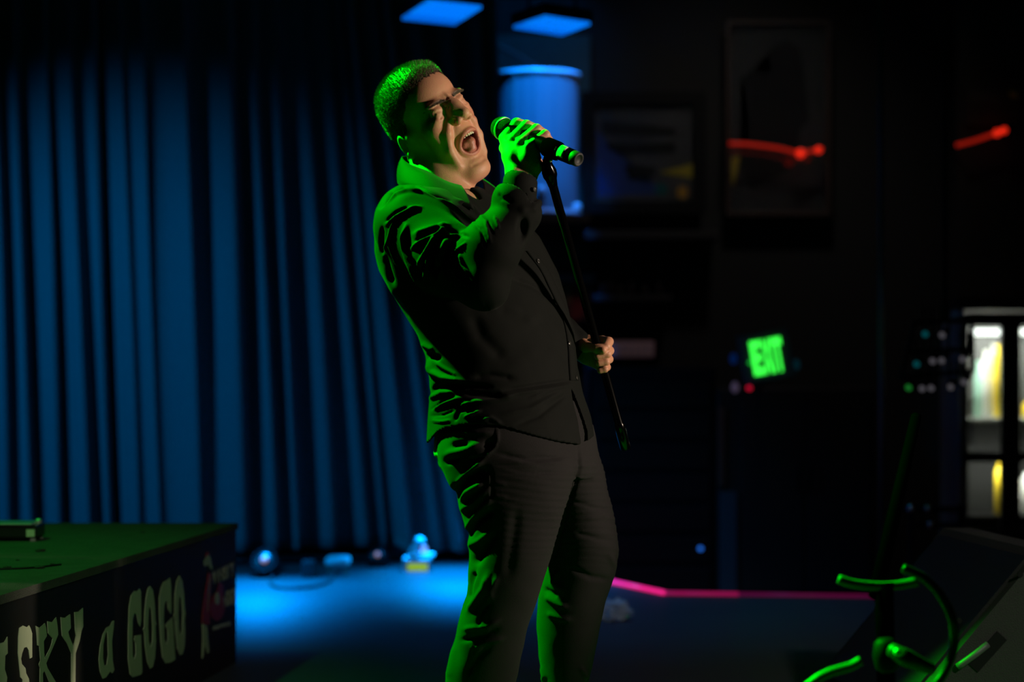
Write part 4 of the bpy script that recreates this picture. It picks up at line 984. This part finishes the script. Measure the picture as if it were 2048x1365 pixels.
for x, h_ in ((1205, 22), (1222, 26), (1240, 20), (1262, 24), (1290, 20), (1318, 24)):
    Y = YW-.1; bm = NB(); z = PH(590, Y); lathe(bm, (PX(x, Y), Y, z), (PX(x, Y), Y, z+1), [(0, .018), (.03, .018), (h_/F*Y*.8, .008), (h_/F*Y, .008)], 10)
    one('bottle', bm, mat('dark_bottle_glass', (.03, .022, .02), .15), 'small dark bottle, %s of six on the thin shelf by the notice' % {1205: 'leftmost', 1222: 'second from left', 1240: 'third from left', 1262: 'third from right', 1290: 'second from right', 1318: 'rightmost'}[x], 'bottle', 'bottles on the thin shelf', True)
# ---- cabinets below, pole, exit sign
YK = 9.6
t = empty('equipment_rack', (PX(1320, YK), YK, -.79), 'black equipment rack with one blue indicator, between the singer and the tall cupboard', 'equipment rack')
bm = NB(); box(bm, (PX(1185, YK), YK, -.79), (PX(1432, YK), YK+.6, PH(735, YK)), .01); obj('cabinet', bm, M_black, t)
for k in range(7):
    y0 = 765+k*62; bm = NB(); quadbox(bm, 1200, y0, 1420, y0+50, YK-.012, .012, .003); obj('rack_unit', bm, mat('rack_panel', (.012, .012, .013), .4, metal=.4), t)
bm = NB(); vs = bmesh.ops.create_uvsphere(bm, u_segments=10, v_segments=8, radius=.011)['verts']
for v in vs: v.co += P(1401, 1098, YK-.02)
obj('indicator_light', bm, mat('blue_indicator', (.02, .1, .5), .4, emit=(.02, .16, .75), estr=1.0), t, True)
t = empty('tall_cupboard', (PX(1600, YK), YK, -.79), 'tall dark wooden cupboard under the exit sign', 'cupboard')
bm = NB(); box(bm, (PX(1434, YK), YK, -.79), (PX(1752, YK), YK+.55, PH(778, YK)), .008); obj('body', bm, mat('dark_brown_board', (.020, .015, .012), .5), t)
bm = NB(); quadbox(bm, 1436, 815, 1449, 972, YK-.02, .02, .002); obj('edge_strip', bm, mat('red_brown_edge', (.20, .055, .03), .5), t)
bm = NB(); quadbox(bm, 1441, 985, 1474, 1190, YK-.03, .03, .002); obj('post', bm, mat('grey_post', (.07, .075, .08), .6), t)
for k in (0, 1):
    bm = NB(); quadbox(bm, 1482+k*132, 800, 1608+k*132, 1185, YK-.016, .016, .003); dd = obj('door', bm, MATS['dark_brown_board'], t)
    bm = NB(); tube(bm, [P(1598+k*24, 930, YK-.016), P(1598+k*24, 935, YK-.05), P(1598+k*24, 975, YK-.05), P(1598+k*24, 980, YK-.016)], .006, 8, 1); obj('handle', bm, M_mic, dd, True)
YE = 9.3
ex = empty('exit_sign', P(1540, 765, YE), 'tilted grey box with green glowing EXIT letters', 'exit sign')
ca, sa = math.cos(math.radians(10)), math.sin(math.radians(10)); ec = P(1532, 712, YE)
def ep(x, y, dy=0):   # sign plane in pixels about its centre, rolled
    s = YE/F; return ec+Vector(((x*ca+y*sa)*s, dy, (x*sa-y*ca)*s))
bm = NB(); poly_prism(bm, [ep(-50, 50), ep(52, 50), ep(52, -48), ep(-50, -48)], (0, 1, 0), .06)
bmesh.ops.bevel(bm, geom=list(bm.edges), offset=.004, segments=2, affect='EDGES'); obj('housing', bm, mat('grey_plastic', (.17, .16, .16), .6), ex)
M_ex = mat('green_exit_glow', (.05, .9, .1), .5, emit=(.04, 1.0, .06), estr=1.5)
for ch, x0, x1 in (('E', -29, -8), ('X', -7, 10), ('I', 11.5, 16), ('T', 17, 34)):
    warp_text('exit_letter', ch, [(x0, 36), (x1, 36), (x1, -33), (x0, -33)], M_ex, lambda x, y: ep(x, y, -.001), (0, -1, 0), .004, ex, .045 if ch != 'I' else .02)
bm = NB(); poly_prism(bm, [ep(-39, 8, -.001), ep(-31, 1, -.001), ep(-31, 15, -.001)], (0, -1, 0), .004); obj('arrow', bm, mat('green_exit_dim', (.05, .6, .1), .5, emit=(.01, .45, .03), estr=1), ex)
bm = NB(); cyl(bm, ep(-44, 58, -.01), ep(-44, 58, .02), .011, seg=12); obj('red_indicator', bm, mat('red_indicator_glow', (.5, .01, .03), .4, emit=(.5, .003, .025), estr=1), ex, True)
bm = NB(); cyl(bm, ep(0, 45, .04), (ec.x, YK+.03, PH(778, YK)-.0), .012, seg=10); obj('stem', bm, M_black, ex)
for x, y, c_, nm in ((1467, 718, (.0, .02, .12), 'blue'), (1470, 775, (.10, .075, .13), 'pale'), (1592, 730, (.0, .03, .045), 'teal')):  # out-of-focus light dots, built as glowing balls on added arms
    bm = NB(); vs = bmesh.ops.create_uvsphere(bm, u_segments=12, v_segments=8, radius=.026)['verts']
    for v in vs: v.co = Vector((v.co.x*.7, v.co.y*.5, v.co.z))+P(x, y, YE+.05)
    tag(obj('bokeh_dot', bm, mat(nm+'_bokeh_dot', c_, .2, emit=c_, estr=.35), ex, True), nm+' out-of-focus light dot beside the exit letters, added as a glowing ball')
    bm = NB(); tube(bm, [P(x, y, YE+.05), ec+Vector((0, .04, 0))], .006, 6, 1); obj('added_dot_arm', bm, M_black, ex)
YP = 8.6
t = empty('metal_pole', (PX(1762, YP), YP, -.79), 'thin grey metal pole right of the tall cupboard', 'pole')
bm = NB(); cyl(bm, (PX(1764, YP), YP, -.79), (PX(1760, YP), YP, 3.95), .011, seg=14); obj('shaft', bm, mat('dull_steel', (.16, .17, .16), .45, metal=.6), t, True)
bm = NB(); cyl(bm, (PX(1764, YP), YP, -.79), (PX(1764, YP), YP, -.77), .09, seg=24); obj('base_plate', bm, M_black, t)
# ---- drinks cooler at the right edge
YF = 9.4
fr = empty('drinks_cooler', (PX(1975, YF), YF, -.79), 'lit glass drinks cooler at the right edge with bottles inside', 'cooler')
M_fr = mat('cooler_shell', (.03, .03, .028), .4, metal=.5); M_in = mat('cooler_lining', (.30, .31, .28), .6)
xl, xr = PX(1930, YF), PX(2130, YF); z0, z1 = -.79, PH(612, YF)
bm = NB(); box(bm, (xl-.02, YF+.40, z0), (xr+.02, YF+.43, z1)); obj('back_panel', bm, mat('cooler_back', (.02, .022, .018), .5), fr)
for nm, a, b in (('side_panel', (xl-.03, YF, z0), (xl, YF+.42, z1)), ('side_panel', (xr, YF, z0), (xr+.03, YF+.42, z1)), ('top_panel', (xl-.03, YF, z1-.02), (xr+.03, YF+.42, z1+.04)), ('bottom_panel', (xl, YF, z0), (xr, YF+.42, PH(1060, YF)))):
    bm = NB(); box(bm, a, b, .004); obj(nm, bm, M_fr if nm != 'side_panel' else M_in, fr)
for nm, x0, x1, y0, y1 in (('door_bar', 2003, 2041, 628, 1060), ('door_bar', 1926, 1936, 628, 1060), ('door_bar', 1936, 2003, 905, 925), ('door_bar', 2041, 2120, 905, 925), ('door_bar', 1936, 2120, 626, 652)):
    bm = NB(); quadbox(bm, x0, y0, x1, y1, YF-.045, .04, .003); obj(nm, bm, M_fr if nm else None, fr)
for x0, y0, x1, y1 in ((1936, 652, 2003, 905), (1936, 925, 2003, 1058), (2041, 652, 2118, 905), (2041, 925, 2118, 1058)):
    bm = NB(); quadbox(bm, x0, y0, x1, y1, YF-.03, .004); obj('glass_pane', bm, mat('cooler_glass', (.95, 1, .97), .02, trans=1.0), fr)
M_tubeL = mat('cooler_lamp', (1, 1, 1), .4, emit=(.95, 1.0, .95), estr=2.6)
for a, b in ((1948, 2001), (2043, 2116)):
    bm = NB(); quadbox(bm, a, 658, b, 671, YF+.02, .02, .003); obj('lamp_tube', bm, M_tubeL, fr)
for y in (838, 1032):
    bm = NB(); quadbox(bm, 1936, y, 2118, y+8, YF+.0, .38); obj('shelf', bm, M_in if y == 838 else M_fr, fr)
bm = NB(); tube(bm, [P(1940, 800, YF-.045), P(1943, 800, YF-.08), P(1943, 885, YF-.08), P(1940, 890, YF-.045)], .007, 8, 1); obj('handle', bm, mat('dull_steel'), fr, True)
for zz, yy, pw, sx_ in ((PH(675, YF), YF+.04, 10, .3), (PH(935, YF), YF+.03, 1.2, .3)):
    ld = bpy.data.lights.new('cooler_lamp_light', 'AREA'); ld.shape = 'RECTANGLE'; ld.size = .44; ld.size_y = .03; ld.energy = pw; ld.color = (1, 1, .93)
    lo = bpy.data.objects.new('cooler_lamp_light', ld); COL.objects.link(lo); lo.location = ((xl+xr)/2, yy, zz); lo.rotation_euler = (math.radians(38), 0, 0)
def bottle(x, ytop, ybot, r, m, label, Y=YF+.16, neck=.35, cap=None, group='bottles in the cooler', cat='bottle'):
    z = PH(ybot, Y); h_ = PH(ytop, Y)-z; X = PX(x, Y)
    t = empty('bottle', (X, Y, z), label, cat, group)
    bm = NB(); lathe(bm, (X, Y, z), (X, Y, z+1), [(0, r*.85), (.004, r), (h_*(1-neck), r), (h_*(1-neck*.6), r*.62), (h_*(1-neck*.35), r*.38), (h_*.97, r*.36)], 18); obj('body', bm, m, t, True)
    bm = NB(); lathe(bm, (X, Y, z+h_*.955), (X, Y, z+2), [(0, r*.42), (h_*.045, r*.42)], 14); obj('cap', bm, cap or m, t, True)
M_wb = mat('white_bottle', (.85, .88, .85), .35); M_yb = mat('yellow_bottle', (.85, .62, .03), .35); M_gb = mat('clear_green_bottle', (.35, .6, .5), .2)
bottle(1972, 700, 835, .033, M_wb, 'large white bottle in the middle of the upper cooler shelf', YF+.13, .25)
bottle(1956, 722, 835, .020, M_gb, 'slim pale green bottle at the left of the upper cooler shelf', YF+.12, .35)
bottle(1986, 688, 835, .024, M_wb, 'white bottle behind the large one on the upper cooler shelf', YF+.22, .3)
bottle(1996, 690, 835, .024, M_yb, 'yellow bottle beside the door bar on the upper cooler shelf', YF+.08, .18)
bottle(1999, 922, 1030, .024, M_yb, 'yellow bottle on the lower cooler shelf beside the door bar', YF+.08, .2)
bottle(2052, 945, 1030, .030, M_wb, 'white bottle cut off by the right edge of the photo on the lower shelf', YF+.08, .2)
bottle(2056, 800, 835, .030, M_yb, 'short yellow bottle at the far right of the upper shelf', YF+.10, .3)
# ---- dim stage lamps near the cooler
def par_can(x, y, Y, r, col_, label, aim=(-.5, -1, -.3), zt_=3.95):
    p = P(x, y, Y); aim = Vector(aim).normalized()
    t = empty('stage_lamp', p, label, 'stage lamp', 'dim stage lamps hanging right of the metal pole')
    bm = NB(); lathe(bm, p-aim*.10, p, [(0, r*.5), (.01, r*.75), (.05, r*.9), (.11, r), (.112, r*.9), (.105, r*.86)], 20); obj('can', bm, M_black, t, True)
    bm = NB(); lathe(bm, p+aim*.004, p+aim, [(0, r*.84), (.006, r*.7)], 18); obj('lens', bm, mat('lens_'+col_[0], col_[1], .25, emit=col_[1], estr=.9), t, True)
    s = aim.cross(Vector((0, 0, 1))).normalized()
    bm = NB(); tube(bm, [p+s*r*1.1-aim*.04, p+s*r*1.1-aim*.04+Vector((0, 0, .10)), p-s*r*1.1-aim*.04+Vector((0, 0, .10)), p-s*r*1.1-aim*.04], .005, 6, 1); obj('yoke', bm, M_black, t)
g_, w_, b_ = ('green', (.01, .16, .02)), ('grey', (.07, .065, .075)), ('teal', (.0, .06, .07))
for (x, y, c_, lb) in ((1851, 668, b_, 'topmost dim teal stage lamp of the cluster'), (1885, 670, w_, 'dim grey lamp in the top row beside the teal one'), (1834, 728, b_, 'dim teal lamp at the left of the middle row'), (1866, 722, w_, 'dim grey lamp in the centre of the middle row'),
                      (1884, 721, w_, 'second dim grey lamp in the middle row'), (1926, 718, w_, 'dim grey lamp in the middle row next to the cooler'), (1818, 775, g_, 'green lamp at the lower left of the cluster'), (1845, 777, w_, 'dim grey lamp right of the green one'), (1863, 776, w_, 'small round grey lamp in the bottom row'),
                      (1902, 774, w_, 'dim grey lamp in the bottom row toward the cooler'), (1929, 764, w_, 'dim grey lamp at the right end of the bottom row')):
    par_can(x, y, 8.3, .0155, c_, lb)
bm = NB(); Yb = 8.36; t = empty('lamp_bar', P(1880, 650, Yb), 'black frame that carries the dim stage lamps by the cooler', 'lamp frame')
for (x0, y0, x1, y1) in ((1830, 646, 1945, 640), (1812, 706, 1945, 698), (1800, 755, 1945, 742), (1832, 640, 1800, 760), (1944, 640, 1946, 745)):
    bm = NB(); tube(bm, [P(x0, y0, Yb), P(x1, y1, Yb)], .010, 8, 1); obj('bar', bm, M_black, t)
bm = NB(); tube(bm, [P(1890, 640, Yb), (PX(1890, Yb), Yb, 3.95)], .012, 8, 1); obj('drop_pole', bm, M_black, t)
t = empty('low_frame', P(1840, 1130, 8.03)-Vector((0, 0, PH(1130, 8.03)+.79)), 'dark low pipe frame behind the wedge speaker', 'frame')
for a, b in (((1800, 1018), (1930, 1020)), ((1815, 1050), (1925, 1052)), ((1822, 1005), (1822, 1582)), ((1920, 1010), (1920, 1582))):
    bm = NB(); tube(bm, [P(*a, 8.03), P(*b, 8.03)], .012, 8, 1); obj('pipe', bm, M_black, t)
for x, y, r_ in ((1822, 1018, .018), (1855, 1018, .015), (1860, 1050, .014)):
    bm = NB(); vs = bmesh.ops.create_uvsphere(bm, u_segments=12, v_segments=8, radius=r_)['verts']
    for v in vs: v.co += P(x, y, 8.01)
    tag(obj('knob', bm, mat('dull_chrome', (.45, .42, .40), .25, metal=.9), t, True), 'dull chrome knob')
# right hand poster board
YR = 10.2
bm = NB(); quadbox(bm, 1915, -20, 2200, 590, YR, .04); tr_ = struct('trim_2', bm, mat('brown_wall_board', (.022, .018, .012), .7, noise=.5, nscale=3))
t = empty('wall_poster', P(1990, 620, YR), 'dim brownish poster at the top right above the drinks cooler', 'poster')
bm = NB(); quadbox(bm, 1930, 5, 2090, 250, YR-.02, .018); obj('sheet', bm, mat('brown_poster', (.035, .028, .016), .7, noise=.6, nscale=6), t)
flat(t, 'amber_spot', [(2018, 182), (2036, 186), (2034, 197), (2020, 194)], M_yel, YR-.021)
flat(t, 'pale_band', [(1938, 180), (2000, 184), (2000, 206), (1940, 204)], mat('pale_brown_print', (.07, .06, .045), .7), YR-.021)
# ---- monitor wedge
M_wedge = mat('wedge_carpet', (.038, .037, .033), .85, noise=.1, nscale=120, bump=.5, bscale=300)
M_grl = mat('wedge_grille', (.022, .022, .021), .6, metal=.3, bump=.6, bscale=500)
wd = empty('wedge_speaker', (1.3, 5.1, 0), 'dark wedge monitor speaker at the lower right corner', 'speaker')
ev = Vector((-.09, .69, 0)); prof = [(.97, .0), (.93, .055), (1.285, .478), (1.36, .478), (1.78, .27), (1.84, 0)]
nb0 = [Vector((x, 4.83, z)) for x, z in prof]
bm = NB(); poly_prism(bm, nb0, ev, ev.length); obj('cabinet', bm, M_wedge, wd)
bn = Vector((-(prof[2][1]-prof[1][1]), 0, prof[2][0]-prof[1][0])).normalized()
a_, b_2 = nb0[1].lerp(nb0[2], .05), nb0[1].lerp(nb0[2], .95)
bm = NB(); poly_prism(bm, [a_+ev*.05, b_2+ev*.05, b_2+ev*.95, a_+ev*.95], bn, .008); obj('grille', bm, M_grl, wd)
h0 = P(1962, 1318, 4.83); h1 = P(1998, 1278, 4.83)
bm = NB(); dirh = (h1-h0).normalized(); up_ = Vector((-dirh.z, 0, dirh.x))
poly_prism(bm, [h0-dirh*.03-up_*.016+Vector((0, -.001, 0)), h1+dirh*.01-up_*.016+Vector((0, -.001, 0)), h1+dirh*.01+up_*.016+Vector((0, -.001, 0)), h0-dirh*.03+up_*.016+Vector((0, -.001, 0))], (0, -1, 0), .003); obj('handle_recess', bm, M_black, wd)
bm = NB(); tube(bm, [P(1915, 1335, 4.82), P(1950, 1310, 4.81), P(1975, 1290, 4.82)], .009, 8, 4); obj('handle', bm, mat('grey_handle', (.10, .10, .095), .5), wd, True)
for x, y in ((1918, 1242), (2040, 1150)):
    bm = NB(); cyl(bm, P(x, y, 4.83), P(x, y, 4.83)+Vector((0, -.003, 0)), .007, seg=10); obj('screw', bm, M_black, wd)
# ---- near microphone stand with a cable
YS = 3.55
M_sgl = mat('satin_black_tube', (.0006, .0006, .0006), .5, spec=0)
M_lvr = mat('pale_lever', (.10, .10, .095), .5)
st = empty('boom_stand', P(1775, 1500, YS), 'blurred black boom stand in the near right corner', 'microphone stand')
bm = NB(); cyl(bm, P(1772, 1365, YS), P(1768, 1165, YS), .017, seg=16); obj('lower_pole', bm, M_sgl, st, True)
bm = NB(); cyl(bm, (PX(1772, YS), YS, .02), P(1772, 1300, YS), .013, seg=16); obj('lower_pole', bm, M_sgl, st, True)
bm = NB(); cyl(bm, P(1752, 1190, YS), P(1832, 835, YS+.5), .014, .011, 16); obj('boom_arm', bm, M_sgl, st, True)
bm = NB(); tube(bm, [P(1677, 1159, YS-.02), P(1705, 1168, YS-.02), P(1750, 1173, YS-.01), P(1790, 1172, YS), P(1835, 1164, YS)], .0085, 10, 5); obj('cross_lever', bm, M_lvr, st, True)
bm = NB(); lathe(bm, P(1775, 1345, YS-.03), P(1770, 1280, YS-.03), [(0, .012), (.006, .020), (.03, .024), (.052, .020), (.06, .012)], 18); obj('clutch', bm, mat('clutch_plastic', (.003, .003, .003), .6, spec=.1), st, True)
bm = NB(); tube(bm, [P(1782, 1300, YS-.05), P(1815, 1318, YS-.07), P(1865, 1340, YS-.06)], .015, 10, 4, radii=[.013, .016, .010]); obj('clutch_lever', bm, mat('lever_plastic', (.02, .02, .018), .5), st, True)
bm = NB(); bmesh.ops.create_uvsphere(bm, u_segments=12, v_segments=8, radius=.007)
for v in bm.verts: v.co += P(1795, 1305, YS-.085)
obj('lever_screw', bm, M_silver, st, True)
for k in range(3):
    an = -PI/2+.9+k*2*PI/3; c0 = Vector((PX(1772, YS), YS, .14)); bm = NB(); tube(bm, [c0, c0+Vector((math.cos(an)*.33, math.sin(an)*.33, -.128))], .010, 10, 1); lg = obj('leg', bm, M_black, st, True)
    bm = NB(); cyl(bm, c0+Vector((math.cos(an)*.33, math.sin(an)*.33, -.14)), c0+Vector((math.cos(an)*.34, math.sin(an)*.34, -.118)), .013, seg=10); obj('rubber_foot', bm, MATS['black_rubber'], lg, True)
bm = NB(); tube(bm, [P(1806, 1137, YS-.03), P(1830, 1147, YS-.03), P(1852, 1160, YS-.03), P(1880, 1190, YS-.03), P(1903, 1235, YS-.03), P(1908, 1285, YS-.02), P(1895, 1335, YS-.02), P(1868, 1375, YS-.02), P(1830, 1410, YS)], .0085, 10, 6)
tag(obj('cable', bm, mat('grey_cable', (.012, .012, .012), .3, spec=.5), None, True), 'thick cable looping down from the blurred boom stand', 'cable')
bm = NB(); tube(bm, [P(1722, 1322, YS-.1), P(1700, 1334, YS-.1), P(1662, 1345, YS-.1), P(1630, 1362, YS-.1), P(1590, 1400, YS-.1), P(1560, 1470, YS-.1)], .0085, 10, 6)
tag(obj('cable', bm, mat('pale_cable', (.12, .12, .11), .5), None, True), 'pale cable sagging left from the blurred stand at the bottom of the photo', 'cable')
# ---- things on the floor at the foot of the curtain
def on_floor(px, py): return PZ(px, py, 0)
M_pale = mat('pale_plastic', (.62, .64, .66), .5); M_label = mat('yellow_label_glow', (.95, .75, .02), .5, emit=(.28, .36, .01), estr=.9)  # emission added so the yellow label stays yellow under blue light
c = on_floor(835, 1143); t = empty('battery_box', (c.x, c.y, 0), 'pale box with a yellow label given an added glow at the curtain foot near his leg', 'box')
s = c.y/F
bm = NB(); box(bm, (c.x-21*s, c.y, 0), (c.x+21*s, c.y+.10, 17*s), .004); obj('case', bm, M_pale, t)
bm = NB(); box(bm, (c.x-20*s, c.y-.003, 1*s), (c.x+20*s, c.y, 15*s)); obj('glow_label', bm, M_label, t)
bm = NB(); box(bm, (c.x-29*s, c.y-.01, 17*s), (c.x+26*s, c.y+.11, 26*s), .006); obj('lid', bm, M_pale, t)
bm = NB(); box(bm, (c.x-20*s, c.y+.005, 26*s), (c.x+33*s, c.y+.09, 34*s), .006, Matrix.Translation((0, 0, 0))); obj('top_tray', bm, M_pale, t)
bm = NB(); tube(bm, [Vector((c.x-14*s, c.y+.04, 33*s)), Vector((c.x-4*s, c.y+.03, 48*s)), Vector((c.x+4*s, c.y+.02, 58*s))], .016, 12, 1); obj('wand', bm, M_pale, t, True)
bm = NB(); vs = bmesh.ops.create_uvsphere(bm, u_segments=14, v_segments=10, radius=.024)['verts']
for v in vs: v.co += Vector((c.x+4*s, c.y+.02, 58*s))
obj('wand_tip', bm, M_pale, t, True)
bm = NB(); vs = bmesh.ops.create_uvsphere(bm, u_segments=12, v_segments=8, radius=.016)['verts']
for v in vs: v.co += Vector((c.x+12*s, c.y+.06, 41*s))
obj('pink_bulb', bm, mat('pink_bulb_glass', (.6, .3, .3), .3, emit=(.35, .16, .16), estr=.6), t, True)
bm = NB(); cyl(bm, Vector((c.x-27*s, c.y+.02, 0)), Vector((c.x-27*s, c.y+.02, 12*s)), .012, seg=12); obj('stopper', bm, M_pale, t)
def floor_lamp(px, py, r, label, lens=(.30, .22, .22)):
    c = on_floor(px, py); aim = Vector((0, -.8, .45)).normalized()
    t = empty('floor_lamp', (c.x, c.y, 0), label, 'stage lamp', 'black lamps lying at the foot of the curtain')
    ce = Vector((c.x, c.y+.08, r*1.25))
    bm = NB(); lathe(bm, ce-aim*.12, ce+aim*.02, [(0, r*.5), (.02, r*.8), (.07, r), (.14, r*1.02), (.142, r*.9), (.135, r*.86)], 22); obj('can', bm, mat('lamp_black', (.004, .004, .004), .6, spec=.15), t, True)
    bm = NB(); lathe(bm, ce+aim*.013, ce+aim, [(0, r*.85), (.006, r*.6)], 18); obj('lens', bm, mat('lens_glass', (.01, .01, .01), .3), t, True)
    bm = NB(); vs = bmesh.ops.create_uvsphere(bm, u_segments=10, v_segments=8, radius=r*.30)['verts']
    for v in vs: v.co += ce+aim*.022
    obj('bulb', bm, mat('pinkish_bulb', (.6, .42, .40), .3, emit=(.45, .26, .24), estr=.5), t, True)
    bm = NB(); tube(bm, [ce+Vector((r*1.15, 0, 0)), Vector((c.x+r*1.15, c.y+.08, .006)), Vector((c.x-r*1.15, c.y+.08, .006)), ce-Vector((r*1.15, 0, 0))], .006, 6, 1); obj('yoke', bm, MATS['lamp_black'], t)
floor_lamp(525, 1160, .055, 'black floor lamp with a pinkish bulb just right of the riser')
floor_lamp(753, 1139, .04, 'small black floor lamp in the gap between the two pale boxes')
c = on_floor(616, 1157); s = c.y/F; bm = NB(); box(bm, (c.x-13*s, c.y, 0), (c.x+12*s, c.y+.08, 34*s), .006); one('junction_box', bm, mat('dark_maroon_plastic', (.03, .012, .014), .6), 'dark maroon box left of the lidded pale box at the curtain foot', 'box')
c = on_floor(674, 1152); s = c.y/F; t = empty('power_box', (c.x, c.y, 0), 'pale lidded box on short legs at the foot of the curtain, mid-left', 'box')
bm = NB(); box(bm, (c.x-24*s, c.y-.02, 18*s), (c.x+24*s, c.y+.12, 36*s), .016); obj('lid', bm, M_pale, t, True)
for dx in (-20, 14):
    for dy2 in (0, .09):
        bm = NB(); box(bm, (c.x+dx*s, c.y+dy2, 0), (c.x+(dx+7)*s, c.y+dy2+.015, 19*s)); obj('leg', bm, mat('teal_plastic', (.10, .22, .18), .5), t)
bm = NB(); box(bm, (c.x-12*s, c.y, 0), (c.x-2*s, c.y+.08, 19*s), .003); obj('plug', bm, mat('mid_plastic', (.25, .27, .28), .5), t)
lp = [(566, 1137), (550, 1152), (541, 1168), (552, 1178), (585, 1180), (625, 1177), (655, 1168), (664, 1158), (662, 1150)]
bm = NB(); tube(bm, [on_floor(x, y)+Vector((0, 0, .007)) for x, y in lp], .007, 8, 6); tag(obj('cable', bm, mat('blue_grey_cable', (.012, .016, .02), .6), None, True), 'thin dark cable looped on the lit floor between the floor lamps', 'cable')
bm = NB(); tube(bm, [on_floor(x, y)+Vector((0, 0, .02)) for x, y in [(470, 1133), (600, 1128), (700, 1126), (800, 1124), (930, 1113)]], .018, 8, 6); tag(obj('cable', bm, M_black, None, True), 'thick black cable along the hem of the curtain', 'cable')
# crumpled clear plastic
c = on_floor(1222, 1246); bm = NB(); vs = bmesh.ops.create_icosphere(bm, subdivisions=4, radius=1)['verts']
for v in vs:
    n_ = v.co.copy(); k = 1+.28*math.sin(n_.x*9+2)*math.sin(n_.y*11)+.2*math.sin(n_.z*17+n_.x*13)+.10*math.sin(n_.y*31)
    v.co = Vector((n_.x*k*.062, n_.y*k*.05, max(n_.z*k*.036, -.034)))+c+Vector((0, .05, .036))
mp = mat('clear_crumpled_plastic', (.85, .88, .9), .12, trans=.55)
tag(obj('plastic_bag', bm, mp, None, False), 'crumpled clear plastic wrap on the stage floor right of his far leg', 'plastic wrap')
